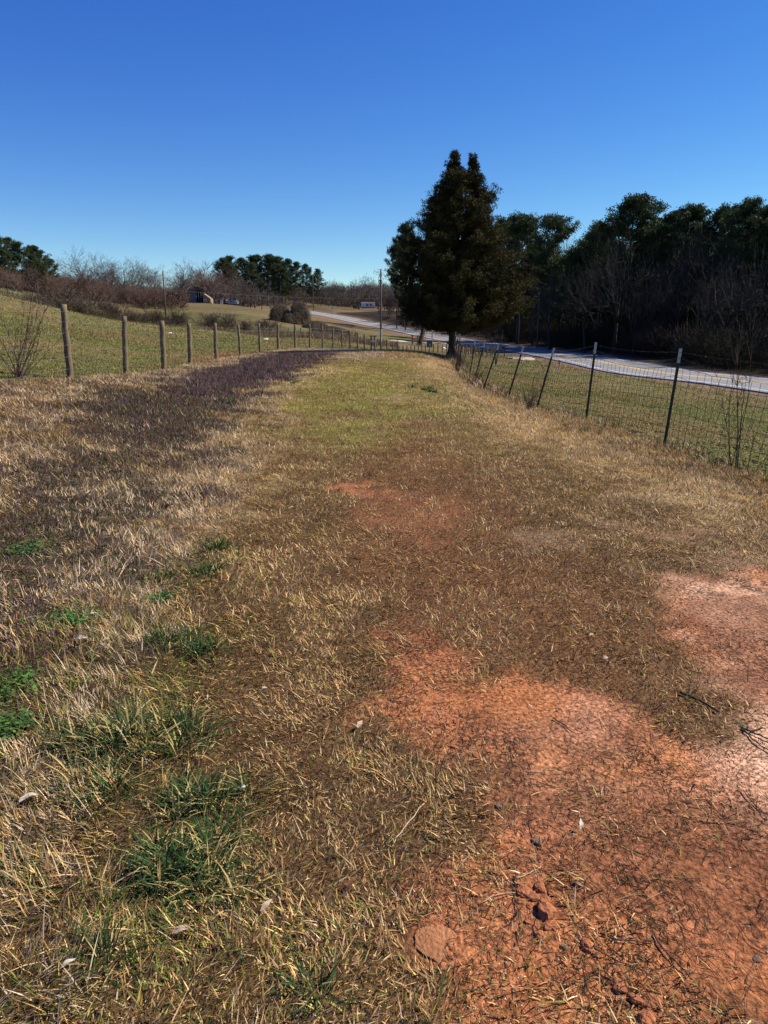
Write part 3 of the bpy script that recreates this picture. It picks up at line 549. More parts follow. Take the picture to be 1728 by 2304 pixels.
def pine_mesh(seed, H=16., cb=.5, rad=3.2, nl=42, per=46, clumps=5, r0=.22):
    g = np.random.default_rng(seed); tb = MB(); bend = g.normal(0, .25, 2); hs_ = np.linspace(0, 1, 9)
    T = np.c_[bend[0] * np.sin(hs_ * 2.5) * .8, bend[1] * np.sin(hs_ * 2) * .8, hs_ * H * .96 - .15]; tb.tube(T, r0 * (1 - .82 * hs_), 7)
    S0, S1, A0, A1, cen, cr = [], [], [], [], [], []
    for i in range(nl):
        h = cb + (1 - cb) * ((i + g.random()) / nl) ** .85; f = (h - cb) / (1 - cb); prof = (np.sin(math.pi * min(.18 + f * .80, 1)) ** .7); Lr = rad * prof * g.uniform(.55, 1.15)
        a = g.uniform(0, 2 * math.pi); up_ = g.uniform(.1, .55) + f * .5; p = np.array([np.interp(h, hs_, T[:, 0]), np.interp(h, hs_, T[:, 1]), h * H * .95])
        d = norm(np.array([math.cos(a), math.sin(a), up_])); e = p + d * Lr; m = (p + e) / 2 - np.array([0, 0, .12 * Lr]); S0 += [p, m]; S1 += [m, e]; A0 += [.06, .045]; A1 += [.045, .025]
        for q in range(clumps):
            t = g.uniform(.45, 1.05); c = m + (e - m) * (t * 2 - 1) if t > .5 else p + (m - p) * t * 2
            c = c + norm(g.normal(size=3)) * g.uniform(.2, .8) * np.array([1, 1, .45]); cen.append(c); cr.append(g.uniform(.34, .66)); S0.append(m + (e - m) * .4); S1.append(c); A0.append(.025); A1.append(.012)
    for i in range(10):                                                      # dead snags below the crown
        h = g.uniform(.22, cb); a = g.uniform(0, 6.28); p = np.array([np.interp(h, hs_, T[:, 0]), np.interp(h, hs_, T[:, 1]), h * H * .96]); e = p + np.array([math.cos(a), math.sin(a), g.uniform(-.1, .5)]) * g.uniform(.5, 1.8); S0.append(p); S1.append(e); A0.append(.03); A1.append(.012)
    return tb, segs_mesh(S0, S1, A0, A1, 3), needles(np.array(cen), np.array(cr), per, .30, .05, g)
def make_tree(kind, seed, name, label, cat, tm, cm, **kw):
    t = thing(name, label, cat)
    (tv, tf), (cv_, cf) = bare_mesh(seed, **kw); mk('trunk', tv, [tf], tm, t); mk('crown', cv_, [cf], cm, t); return t
def make_pine(seed, label, **kw):
    t = thing('pine_tree', label, 'pine tree'); tb, (bv, bf), (nv, nf) = pine_mesh(seed, **kw); tr_ = tb.build('trunk', M['pbark'], t, True); mk('limbs', bv, [bf], M['pbark'], t); mk('crown', nv, [nf], M['needle'], t); return t
used = {}
def plant(key, protos, px, top, Y, label, group, squash=1.0, cat=None, sink=0., rz=None):
    """place one tree: trunk foot on the ground at distance Y in direction px, top at height seen at row top"""
    x_, y_, z_ = ground_pt(px, Y); Ht = at_y(px, top, Y)[2] - z_; i = used.get(key, 0); used[key] = i + 1
    proto, H0 = protos[i % len(protos)]; s = Ht / H0; sc_ = (s * squash, s * squash, s); rz = rng.uniform(0, 6.28) if rz is None else rz
    if i < len(protos): o = proto; o.location = (x_, y_, z_ - sink); o.rotation_euler = (0, 0, rz); o.scale = sc_; o['label'] = label; o['group'] = group
    else: o = dup(proto, (x_, y_, z_ - sink), rz, sc_, label, group)
    return o

# ------------------------------------------------------------------ the big cedar
def cedar():
    g = np.random.default_rng(5); X0 = at_y(1017, 720, 38.5)[0]; Yc = 38.5; z0 = z1(X0, Yc)
    rel = lambda px, py: (at_y(px, py, Yc)[0] - X0, at_y(px, py, Yc)[2] - z0)
    t = thing('cedar_tree', 'tall dark evergreen cedar with forked top at the end of the wire fence', 'cedar tree', (X0, Yc, z0))
    tb = MB(); tb.tube([(0, 0, -.2), (0, 0, .12), (.01, 0, .6), (0, 0, 2), (.05, .05, 5), (.1, 0, 9.0)], [.34, .23, .165, .15, .10, .03], 10)
    tb.tube([(.02, 0, 3.2), (.55, .1, 5.5), (1.0, 0, 9.2)], [.09, .06, .02], 6)
    for a in range(5): q = a * 1.3; tb.tube([(math.cos(q) * .12, math.sin(q) * .12, .3), (math.cos(q) * .42, math.sin(q) * .42, -.08)], [.09, .03], 5)
    tb.build('trunk', M['dark_bark'] if 'dark_bark' in M else M['dbark'], t, True)
    env = [(395, 990, 1092), (414, 984, 1080), (435, 962, 1110), (465, 952, 1114), (485, 938, 1119), (523, 918, 1145), (560, 905, 1168), (600, 897, 1178), (650, 888, 1186), (690, 884, 1190), (712, 895, 1180), (724, 935, 1120)]
    hh = np.array([rel(0, e[0])[1] for e in env])[::-1]; l_ = np.array([rel(e[1], e[0])[0] for e in env])[::-1]; r_ = np.array([rel(e[2], e[0])[0] for e in env])[::-1]
    hmin, hmax = hh[0], hh[-1]; S0, S1, A0, A1, cen, cr = [], [], [], [], [], []
    def branch(p, e, n_c, jit=.16, crr=(.10, .20)):
        m = p + (e - p) * .5 - np.array([0, 0, .05 * np.linalg.norm(e - p)]); S0.extend([p, m]); S1.extend([m, e]); A0.extend([.035, .02]); A1.extend([.02, .006])
        for q in range(n_c):
            tt = g.uniform(.3, 1.04); c = p + (m - p) * tt * 2 if tt < .5 else m + (e - m) * (tt - .5) * 2
            c = c + g.normal(0, jit * (.6 + tt * .3), 3) * (1, 1, .8); cen.append(c); cr.append(g.uniform(*crr))
    NB = 430
    for i in range(NB):
        h = hmin + (hmax - hmin) * g.random() ** 1.15; a = g.uniform(0, 2 * math.pi); L0, R0_ = np.interp(h, hh, l_), np.interp(h, hh, r_); cx = (L0 + R0_) / 2; hw = (R0_ - L0) / 2
        lump = .74 + .46 * fbm(np.array([a * 1.3 + 5]), np.array([h * 1.15]), .9, 101)[0]; k_ = hw * lump * g.uniform(.68, 1.08)
        e = np.array([cx + k_ * math.cos(a), k_ * .95 * math.sin(a), h]); hp = max(h - k_ * g.uniform(.2, .5), 1.45); ax = np.interp(hp, [0, 5, 9], [0, .05, .1]); 
        if h > 6.2: ax = np.interp(hp, [3, 9], [.1, .55]) + (.3 if math.cos(a) > 0 else -.3) * (h - 6) / 3
        branch(np.array([ax, 0, hp]), e, int(15 + 10 * hw))
    for tx, ty, w_, low in ((1022, 342, 22, 425), (1066, 352, 22, 430)):        # the two leaders
        top = rel(tx, ty); bot = rel(tx * .5 + 1030 * .5, low)
        for i in range(64):
            f = g.random() ** .8; h = bot[1] + (top[1] - bot[1]) * f; xx = bot[0] + (top[0] - bot[0]) * min(1, f * 1.5); wr = (w_ / 45.) * (1.15 - f * .95) * g.uniform(.6, 1.45); a = g.uniform(0, 6.28)
            branch(np.array([xx, 0, h - .25]), np.array([xx + wr * math.cos(a), wr * math.sin(a), h + .1]), 5, .06, (.04, .09))
        S0.append(np.array([bot[0], 0, bot[1] - .5])); S1.append(np.array([top[0], 0, top[1]])); A0.append(.03); A1.append(.008)
    V, F = segs_mesh(S0, S1, A0, A1, 3); mk('limbs', V, [F], M['dbark'], t)
    V, F = needles(np.array(cen), np.array(cr), 22, .13, .016, g, flat=1.0); mk('crown', V, [F], M['cedar'], t)
cedar()

# ------------------------------------------------------------------ fences
def prox(P, H, r, taper=.96): return [P, P + np.array([0, 0, H])]
def wood_fence():
    x0, y0 = at_y(157.5, 720, 14.3)[0], 14.3; org = np.array([x0, y0, z1(x0, y0)])
    f = thing('wooden_post_fence', 'weathered round wooden posts with wire strands curving along the left of the track', 'fence', org)
    g = np.random.default_rng(3); feet, tops = [], []
    heads = [684.5, 711, 722, 727, 727, 731, 728, 727.5, 730, 729, 734.6, 739.5, 743, 745, 747, 751, 754, 760, 765, 768, 773, 777, 783, 784]
    P2 = [(-90, 900, 10.5)] + POSTS + [(906.7, 801, 88), (916, 803, 90), (925, 804, 91.5), (933, 804, 93), (941, 804, 94.5), (949, 804, 96), (957, 804, 97.5), (966, 804, 99), (975, 805, 100.5), (985, 805, 102), (995, 805, 103.5), (1004, 806, 105), (1013, 806, 106), (1022, 806, 107), (1031, 806, 107), (1040, 806, 107), (1049, 805, 107), (1058, 805, 106.5), (1067, 805, 106), (1077, 805, 105.5), (1087, 804, 105), (1097, 804, 104.5), (1108, 804, 104)]
    proto = {}
    for i, (px, py, Y) in enumerate(P2):
        x, y = at_y(px, py, Y)[0], Y; z = z1(x, y); hp = heads[i - 1] if 0 < i <= len(heads) else (784 if i else 655)
        H = min(max(at_y(px, hp, Y)[2] - z, 1.1), 1.6); r = .066 * g.uniform(.85, 1.12) if Y < 30 else .062 * g.uniform(.85, 1.1); r *= 1.25 if Y > 60 else 1
        mb = MB(); lx, ly = g.normal(0, .014, 2) + (.038 if Y < 30 else 0, 0); zz_ = np.linspace(-.3, H, 12); b = g.normal(0, .006, (12, 2)); b[0] = 0
        pth = np.c_[lx * zz_ + b[:, 0], ly * zz_ + b[:, 1], zz_] + np.array([x, y, z]) - org
        rr_ = r * (1.04 - .06 * np.linspace(0, 1, 12)) * g.uniform(.97, 1.03, 12); rr_[-1] *= .93; mb.tube(pth, rr_, 10); o = mb.build('post', M['post'], f, True)
        feet.append(np.array([x, y, z])); tops.append(H)
    for k, hgt in enumerate((.18, .40, .62, .84, 1.04, 1.22)):
        mb = MB(); P_ = []
        for i in range(len(feet) - 15):
            a, b = feet[i] - org + np.array([.06, -.03, hgt]), feet[i + 1] - org + np.array([.06, -.03, hgt]); n_s = 6
            for q in range(n_s): t_ = q / n_s; P_.append(a + (b - a) * t_ - np.array([0, 0, .05 * math.sin(t_ * math.pi) * g.uniform(.6, 1.2)]))
        mb.tube(P_, .0013, 3, False); mb.build('wire_strand', M['wire'], f)
    return feet
wood_feet = wood_fence()

def wire_fence():
    X = [(5.35, 4.6, .5), (4.62, 7.6, .4)]; g = np.random.default_rng(4)
    B = [np.array([a, b, z1(a, b)]) for a, b, _ in X]; T = [B[0] + [.18, 0, 1.38], B[1] + [.17, 0, 1.38]]
    for t_, b_, Y in TP:
        h = hit(*b_); bx, by = at_y(b_[0], b_[1], Y)[0], Y; bz = z1(bx, by); B.append(np.array([bx, by, bz])); tt = at_y(t_[0], t_[1], Y); 
        if Y > 31: tt = np.array([tt[0], tt[1], max(tt[2], bz + 1.35)])
        T.append(tt)
    org = B[2].copy(); f = thing('wire_mesh_fence', 'leaning dark steel posts with white tips carrying rusty woven wire right of the track', 'fence', org)
    for b_, t_ in zip(B, T):
        b0, t0 = b_ - org, t_ - org; ax = norm(t0 - b0); s = np.cross(ax, [0, 1, 0]); s = norm(s); fw = np.cross(s, ax); ws, we = .020, .020
        # T section: flange and stem, with studs along the flange
        mb = MB(); lo = b0 - ax * .25; split = t0 - ax * .20
        def bar(mbx, p, q, c, hw, hd):
            P_ = np.array([e + s * (c[0] + i * hw) + fw * (c[1] + j * hd) for e in (p, q) for i, j in ((-1, -1), (1, -1), (1, 1), (-1, 1))]); mbx.add(P_, [(0, 1, 5, 4), (1, 2, 6, 5), (2, 3, 7, 6), (3, 0, 4, 7), (3, 2, 1, 0), (4, 5, 6, 7)])
        bar(mb, lo, split, (0, 0), .021, .003); bar(mb, lo, split, (0, .019), .004, .016)
        nst = int(np.linalg.norm(split - b0) / .055)
        for i in range(nst): p = b0 + ax * (.05 + i * .055); bar(mb, p, p + ax * .014, (0, -.007), .009, .004)
        po = mb.build('post', M['tpost'], f); mb = MB(); bar(mb, split, t0, (0, 0), .022, .0035); bar(mb, split, t0, (0, .019), .005, .016)
        for i in range(3): p = split + ax * (.02 + i * .055); bar(mb, p, p + ax * .014, (0, -.0075), .009, .004)
        mb.build('post_tip', M['ttip'], po)
    # woven wire: follows the leaning posts
    rows = np.array([.02, .10, .19, .30, .42, .55, .70, .86, 1.02, 1.17]) ; S0, S1 = [], []
    for i in range(len(B) - 1):
        L_ = np.linalg.norm(B[i + 1] - B[i]); nv = max(3, int(L_ / .15)); low = g.uniform(.0, .05)
        grid = []
        for q in range(nv + 1):
            t_ = q / nv; b = B[i] * (1 - t_) + B[i + 1] * t_; b[2] = z1(b[0], b[1]) * .7 + b[2] * .3; tp = T[i] * (1 - t_) + T[i + 1] * t_; d = norm(tp - b); sag = 1 - (.05 + low) * math.sin(math.pi * t_)
            off = np.array([-.02, -.03, 0]); j = g.normal(0, .008, (len(rows), 3)) + np.array([.05 * math.sin(math.pi * t_), 0, 0]) * (rows[:, None] / 1.2)
            grid.append(b + off + d * (rows * sag)[:, None] + j)
        G_ = np.array(grid)
        S0 += list(G_[:, :-1].reshape(-1, 3)); S1 += list(G_[:, 1:].reshape(-1, 3)); S0 += list(G_[:-1].reshape(-1, 3)); S1 += list(G_[1:].reshape(-1, 3))
    S0 = np.array(S0) - org; S1 = np.array(S1) - org; r_ = np.full(len(S0), .0029); V, F = segs_mesh(S0, S1, r_, r_, 3); mk('wire_mesh', V, [F], M['rwire'], f)
    S0, S1, A_ = [], [], []
    for i in range(len(B) - 1):
        for hgt, drop in ((-.05, .04), (-.13, .12)):
            if hgt < -.1 and i > 3: continue
            a = T[i] + norm(T[i] - B[i]) * hgt; b = T[i + 1] + norm(T[i + 1] - B[i + 1]) * hgt; n_s = 26; pr = None
            for q in range(n_s + 1):
                t_ = q / n_s; p = a + (b - a) * t_ - np.array([0, 0, drop * math.sin(math.pi * t_)])
                if pr is not None: S0.append(pr); S1.append(p); A_.append(.003)
                for w_ in range(2): d = norm(g.normal(size=3)) * .02; S0.append(p - d); S1.append(p + d); A_.append(.0016)
                pr = p
    V, F = segs_mesh(np.array(S0) - org, np.array(S1) - org, A_, A_, 3); mk('barbed_wire', V, [F], M['rwire'], f)
wire_fence()

def small_fence(name, label, line, n_, H=1.15, r=.06, mat='pole', rails=2):
    L = np.array(line, float); cum = np.r_[0, np.cumsum(np.hypot(*(L[1:] - L[:-1]).T))]; s_ = np.linspace(0, cum[-1], n_); X = np.interp(s_, cum, L[:, 0]); Y = np.interp(s_, cum, L[:, 1]); Zz = zat(X, Y)
    org = np.array([X[0], Y[0], Zz[0]]); f = thing(name, label, 'fence', org); g = np.random.default_rng(n_)
    for i in range(n_): mb = MB(); mb.tube([np.array([X[i], Y[i], Zz[i] - .3]) - org, np.array([X[i] + g.normal(0, .04), Y[i], Zz[i] + H * g.uniform(.9, 1.1)]) - org], r, 6); mb.build('post', M[mat], f)
    for k in range(rails): mb = MB(); mb.tube(np.c_[X, Y, Zz + H * (.92 - .35 * k)] - org, .012, 3, False); mb.build('wire_strand', M['wire'], f)
gy_ = lambda px, Y: (at_y(px, 720, Y)[0], Y)
small_fence('pasture_cross_fence', 'row of small dark posts crossing the pasture through the gully weeds', [gy_(560, 103), gy_(640, 104), gy_(700, 105.5), gy_(760, 108), gy_(800, 112)], 11)
small_fence('hillside_wire_fence', 'low wire fence with thin dark posts below the thicket, far left', [gy_(25, 78), gy_(70, 80), gy_(140, 84)], 13, H=1.1, r=.04)
small_fence('roadside_post_fence', 'short wooden fence between the cedar and the mailbox, beyond the wire fence', [gy_(1048, 104), gy_(1070, 102), gy_(1092, 100), gy_(1116, 98)], 9, H=1.05, r=.08, mat='post')

# ------------------------------------------------------------------ farm gate by the utility pole and metal gate near the road
def gate(px0, px1, Y, H, label, mat, white=None):
    x0, x1_ = at_y(px0, 720, Y)[0], at_y(px1, 720, Y)[0]; z = z1((x0 + x1_) / 2, Y); g = thing('farm_gate', label, 'gate', (x0, Y, z)); W = x1_ - x0
    for xx in (0, W): mb = MB(); mb.tube([(xx, 0, -.2), (xx, 0, H)], .075, 8); mb.build('gate_post', M[mat], g)
    mb = MB(); mb.box((W / 2, 0, H * .97), (W + .4, .08, .09)); mb.build('top_rail', M[mat], g)
    if white: mb = MB(); mb.box((W / 2, -.06, H * .66), (W * 1.0, .04, .17)); mb.build('board', M['pwhite'], g)
    else: mb = MB(); mb.box((W / 2, 0, H * .45), (W, .06, .07)); mb.tube([(0, 0, .2), (W, 0, H * .9)], .03, 6); mb.build('brace', M[mat], g)
gate(835, 843, 71.8, 1.45, 'narrow wooden gate frame with a white board between two fence posts', 'post', True)
gate(928, 940, 118, 1.5, 'dark braced gate frame at the foot of the road bank, left of the cedar', 'pole')

# ------------------------------------------------------------------ utility poles and lines
def pole(px, top, Y, label, mat='pole', r=.15, marker=False, arm=False, light=False):
    x, y, z = ground_pt(px, Y); H = at_y(px, top, Y)[2] - z; p = thing('utility_pole', label, 'utility pole', (x, y, z)); mb = MB(); mb.tube([(0, 0, -.5), (0, 0, H * .5), (0, 0, H)], [r, r * .85, r * .7], 10); mb.build('shaft', M[mat], p, True)
    if marker: mb = MB(); mb.tube([(0, 0, .9), (0, 0, 2.4)], r * 1.04, 10); mb.build('guard_sleeve', M['polebase'], p)
    mb = MB(); mb.tube([(0, -.05, H * .95), (0, -.2, H * .96), (0, -.2, H * .99)], .05, 6); mb.build('insulator', M['wire'], p)
    if light: mb = MB(); mb.box((.12, -.1, H - .7), (.3, .25, .5)); mb.build('transformer', M['pwhite'], p)
    return np.array([x, y, z + H])
pA = pole(374, 608, 140, 'tall dark utility pole standing left of the abandoned house, in the gully'); pB = pole(857, 605, 93, 'tall utility pole with pale green base sleeve behind the wooden gate', r=.13, marker=True)
pC = pole(852.5, 622, 290, 'utility pole just left of and behind the tallest one by the road', r=.16); pD = pole(634, 621, 385, 'distant utility pole in front of the pine grove', r=.2); pE = pole(706, 618, 345, 'utility pole beside the far road, right of the pine grove', r=.17)
pF = pole(288, 609, 250, 'distant pole with a pale transformer before the round bare trees', r=.14, light=True); pG = pole(1211, 655, 131, 'thin grey utility pole at the wood edge across the road', 'gbark', r=.13)
pH = pole(973, 720, 118, 'short pale wooden pole beside the green utility box', 'palepole', r=.09)
pI = pole(1169, 700, 140, 'short pale pole at the right edge of the cedar crown', 'palepole', r=.07)
def line(a, b, sag, label, r=.018):
    a, b = np.array(a, float), np.array(b, float); t_ = np.linspace(0, 1, 24)[:, None]; P_ = a + (b - a) * t_ - np.array([0, 0, 1]) * sag * 4 * t_ * (1 - t_); mb = MB(); mb.tube(P_ - a, r, 4, False); o = mb.build('power_line', M['pole']); o.location = a; tag(o, label, 'power line')
hA = at_y(374, 653, 140); hC = at_y(852.5, 672, 290)
line(hA, hC, .5, 'single utility line crossing before the abandoned house to the poles by the road', .022); line(at_y(-160, 606, 118), hA, .6, 'lower grey line running from the left edge to the dark pole', .012)
line(at_y(-160, 622, 118), at_y(374, 650, 140), .9, 'second sagging line just under the other at far left', .009)
line(pB + [0, 0, -.1], at_y(1212, 640, 131), 1., 'upper line running from the tall pole behind the cedar', .014); line(pB + [0, 0, -1.0], at_y(1212, 665, 131), 1., 'lower line running from the tall pole behind the cedar', .014)

# ------------------------------------------------------------------ background trees
greys = [(make_tree('b', 11 + i, 'bare_tree', '', 'bare tree', M['gbark'], M['gtwig'], H=13, fork=.22, kids=(7, 4, 3, 3, 3, 2), spread=.98, up=.14, r0=.26, twig=.016), 13.) for i in range(3)]
russ = [(make_tree('r', 21 + i, 'bare_tree', '', 'bare tree', M['rbark'], M['rtwig'], H=8, fork=.14, kids=(6, 4, 3, 3, 3), spread=.8, up=.26, r0=.10, twig=.014, stems=2), 8.) for i in range(3)]
brown = [(make_tree('w', 31 + i, 'bare_tree', '', 'bare tree', M['rbark'], M['gtwig'], H=9, fork=.2, kids=(6, 4, 3, 3, 3), spread=.85, up=.18, r0=.14, twig=.017), 9.) for i in range(3)]
bush = [(make_tree('u', 41 + i, 'bare_bush', '', 'bush', M['rbark'], M['btwig'], H=3, fork=.10, kids=(4, 4, 3, 3, 2), spread=.85, up=.1, r0=.035, twig=.011, stems=5), 3.) for i in range(3)]
pines = [(make_pine(51 + i, '', H=16, cb=(.42, .5, .34, .52)[i], rad=(4.1, 3.7, 4.5, 3.6)[i], nl=58, clumps=7, per=52), 16.) for i in range(4)]
dense = [(make_pine(61 + i, '', H=16, cb=.25, rad=4.0, nl=70, per=44, clumps=6), 16.) for i in range(2)]

G1 = 'pines on the hill at far left'
for i, (px, top, Y) in enumerate([(-40, 520, 150), (8, 528, 152), (38, 532, 158), (66, 542, 156), (92, 550, 162), (112, 562, 165), (126, 580, 168), (-90, 530, 150), (25, 560, 148), (80, 572, 152)]):
    plant('dense', dense, px, top, Y, 'dark green pine in the rounded clump rising at the far left edge', G1, 1.25)
bigl = ['largest round bare grey tree left of the first pole, its crown clear of the others', 'bare grey tree right beside the tallest round one', 'broad bare grey tree in the middle of the row left of the dark pole', 'bare grey tree with pale limbs just left of the small transformer pole', 'bare grey tree with spreading crown right of the transformer pole', 'lowest bare grey tree ending at the dark pole', 'lone round bare tree between the dark pole and the abandoned house']
for (px, top, Y), lb in zip([(205, 549, 225), (240, 566, 235), (272, 566, 235), (300, 572, 240), (326, 582, 238), (352, 590, 240), (416, 577, 235)], bigl): plant('grey', greys, px, top, Y, lb, 'large bare trees on the hill', 1.25, rz=0 if px == 416 else None)
for px, top, Y in [(-30, 592, 135), (10, 590, 135), (45, 596, 138), (90, 590, 140), (118, 600, 142), (150, 612, 150), (170, 600, 152), (200, 618, 155), (228, 622, 160), (255, 624, 165), (280, 630, 165), (305, 630, 170), (330, 634, 172), (352, 626, 175), (385, 632, 190), (60, 610, 132), (-60, 588, 130), (135, 622, 142), (215, 632, 152)]:
    plant('russ', russ, px, top, Y, 'leafless reddish brown young tree in the thicket below the hilltop trees', 'reddish young trees at left', 1.25)
for px, top, Y in [(455, 585, 310), (480, 580, 310), (470, 600, 330)]: plant('russ', russ, px, top, Y, 'tall bare reddish tree rising behind the abandoned house', 'bare trees behind the house', 1.3)
GP = 'pine grove on the hill'
for i, (px, top, Y) in enumerate([(508, 578, 409), (530, 574, 415), (548, 578, 407), (566, 573, 409), (584, 571, 409), (603, 570, 407), (618, 574, 404), (636, 576, 402), (652, 580, 397), (664, 588, 394), (520, 590, 397), (575, 590, 397), (628, 592, 391), (645, 600, 387)]):
    plant('dense', dense, px, top, Y, 'tall dark pine standing in the grove above the far road', GP, 1.15)
for (px, top, Y), lb in zip([(690, 592, 384), (716, 604, 371), (703, 618, 374)], ['slender pine just right of the grove', 'round dark pine at the right end of the grove', 'low pine between the slender and the round one']): plant('dense', dense, px, top, Y, lb, None or 'pines right of the grove', 1.0)
for px, top, Y in [(540, 618, 285), (560, 612, 285), (575, 606, 290), (500, 622, 290), (520, 630, 280), (590, 640, 230), (565, 645, 228), (610, 650, 225), (628, 655, 220), (545, 650, 235)]: plant('brown', brown, px, top, Y, 'leafless brown tree between the abandoned house and the far road', 'bare trees by the house', 1.2)
for px, top, Y in [(735, 622, 403), (752, 628, 406), (765, 634, 403), (780, 628, 410), (740, 640, 364), (722, 648, 364), (760, 645, 370), (790, 640, 370), (830, 618, 390), (843, 625, 390), (862, 628, 390), (880, 632, 377), (905, 630, 364), (850, 640, 351), (870, 645, 341), (690, 645, 377), (670, 650, 380), (930, 640, 351), (960, 640, 338)]: plant('brown', brown, px, top, Y, 'leafless tree in the hazy brown row beyond the far road', 'bare trees beyond the road', 1.2)
plant('grey', greys, 808, 610, 350, 'solitary spreading bare tree in front of the white mobile home', 'bare trees beyond the road', 1.2)
for px, top, Y in [(70, 652, 97), (110, 646, 99), (150, 640, 100), (185, 652, 100), (215, 664, 100), (248, 676, 101), (280, 684, 102), (310, 694, 103), (345, 690, 104), (385, 688, 106), (165, 668, 96), (230, 690, 97), (95, 668, 94), (130, 662, 95)]:
    plant('bush', bush, px, top, Y, 'tangled leafless brown bush in the gully thicket behind the near pasture', 'bushes in the gully', 1.35)
for (px, top, Y), lb in zip([(470, 700, 108), (500, 694, 109), (600, 712, 108), (760, 738, 113), (790, 738, 112), (400, 700, 108), (545, 715, 108)], ['bare bush on the gully edge below the abandoned house', 'taller wispy bush right below the abandoned house', 'small thin bush in the gully weeds left of the road bank', 'brown bush at the foot of the road bank', 'dark brown bush at the bank foot near the wooden gate', 'low bush right of the dark pole foot', 'low thin bush midway along the gully']): plant('bush', bush, px, top, Y, lb, 'single bushes by the gully', 1.3)

def vine_bush(px, py, Y, w_, label):
    x, y, z = ground_pt(px, Y); H = at_y(px, py, Y)[2] - z; g = np.random.default_rng(int(px)); t = thing('vine_covered_bush', label, 'bush', (x, y, z)); n_ = 2600; R_ = w_ / 2
    a = g.uniform(0, 6.28, n_); h = g.random(n_) ** .8; rad = R_ * np.sqrt(np.clip(1 - (h * .98) ** 2.6, 0, 1)) * g.uniform(.75, 1.08, n_) * (1 + .18 * np.sin(a * 3 + 2 * h)); P0 = np.c_[rad * np.cos(a), rad * np.sin(a), h * H]
    d = np.c_[np.cos(a) * .25, np.sin(a) * .25, -np.ones(n_)] + g.normal(0, .35, (n_, 3)); P1 = P0 + norm(d) * g.uniform(.3, 1.1, n_)[:, None]; P1[:, 2] = np.maximum(P1[:, 2], 0); r_ = np.full(n_, .02)
    V, F = segs_mesh(P0, P1, r_, r_ * .5, 3); mk('vines', V, [F], M['btwig'], t); V, F = segs_mesh(P0 * [.75, .75, .9], P0 * [.5, .5, .55], r_ * 2.2, r_, 3); mk('branches', V, [F], M['rbark'], t)
vine_bush(630, 684, 150, 4.2, 'rounded vine covered bush left of the taller dark one by the far road'); vine_bush(673, 677, 150, 4.0, 'tall dark domed vine covered bush in front of the far road'); vine_bush(650, 704, 148, 2.6, 'low tangle of vines between the two domed bushes'); vine_bush(735, 733, 128, 6.0, 'low dark bramble mound at the foot of the road bank'); vine_bush(705, 722, 140, 4.5, 'small bramble mound beside the tall domed bush')

ORD = 'leftmost second third fourth fifth sixth seventh eighth ninth tenth eleventh twelfth thirteenth fourteenth fifteenth sixteenth seventeenth eighteenth nineteenth twentieth'.split()
def number(group, text, tail):
    L_ = [o for o in COL.objects if o.get('group') == group and o.get('label', '').startswith(text)]; L_.sort(key=lambda o: o.location.x / o.location.y)
    L_in = [o for o in L_ if 864 + o.location.x / o.location.y * 1718 > 0]; out_ = [o for o in L_ if o not in L_in]
    for i, o in enumerate(L_in): o['label'] = (ORD[i] if i == 0 else ORD[i] + ' from left') + ' ' + tail
    for i, o in enumerate(out_): o['label'] = ('nearer ', 'farther ', 'outermost ')[i % 3] + tail.split(' in ')[0].split(' of ')[0] + ' just past the left edge of view'
number('pine grove on the hill', 'tall dark pine', 'dark pine in the grove on the hill'); number('pines on the hill at far left', 'dark green pine', 'dark pine in the rounded clump at far left')
number('bushes in the gully', 'tangled', 'tangled brown bush in the gully thicket'); number('reddish young trees at left', 'leafless reddish', 'reddish leafless tree in the thicket below the hilltop')
number('bare trees beyond the road', 'leafless tree', 'leafless tree in the brown row beyond the road'); number('bare trees by the house', 'leafless brown', 'leafless tree between the abandoned house and the road'); number('bare trees behind the house', 'tall bare', 'tall reddish tree rising behind the abandoned house')
# woods right of the road
GW = 'pines at the edge of the right woods'
wp = [(1165, 479, 153, 'rounded pine touching the right side of the cedar crown'), (1130, 492, 175, 'pine half hidden behind the cedar crown at its right'), (1236, 482, 140, 'pine with a flat rounded head standing left of the gap in the woods'), (1402, 439, 120, 'tallest pine of the right woods, with a peaked dome'),
      (1345, 500, 126, 'lower pine leaning out at the left foot of the tallest one'), (1450, 490, 123, 'pine just right of the tallest, in its shade'), (1495, 470, 117, 'pine behind the grey bare crown in the right woods'), (1545, 458, 114, 'pine in the middle of the right skyline'), (1600, 462, 110, 'pine with ragged head left of the rightmost dome'),
      (1655, 446, 103, 'large full pine near the right edge'), (1712, 452, 100, 'pine cut by the right edge of the view'), (1780, 440, 97, 'pine just beyond the right edge'), (1290, 560, 133, 'low pine in the gap of the right woods'), (1850, 440, 97, 'pine further out past the right edge'), (1200, 560, 147, 'small pine between the cedar and the flat headed pine')]
for px, top, Y, lb in wp: plant('pines', pines, px, top, Y, lb, GW, 1.0 if px != 1402 else 1.15)
for k_, (px, top, Y) in enumerate([(1150, 590, 164), (1195, 600, 153), (1262, 575, 144), (1315, 560, 133), (1370, 560, 126), (1430, 548, 123), (1485, 560, 117), (1535, 550, 113), (1590, 560, 110), (1640, 550, 106), (1690, 545, 99), (1740, 550, 96), (1220, 540, 171), (1455, 520, 144), (1570, 510, 137), (1680, 505, 126), (1345, 530, 130), (1500, 525, 126), (1620, 520, 122), (1400, 600, 114)]):
    plant('dense', dense, px, top, Y, ORD[k_] + (' from left' if k_ else '') + ' of the shorter full pines standing lower in the right woods', 'shorter pines in the right woods', 1.6)
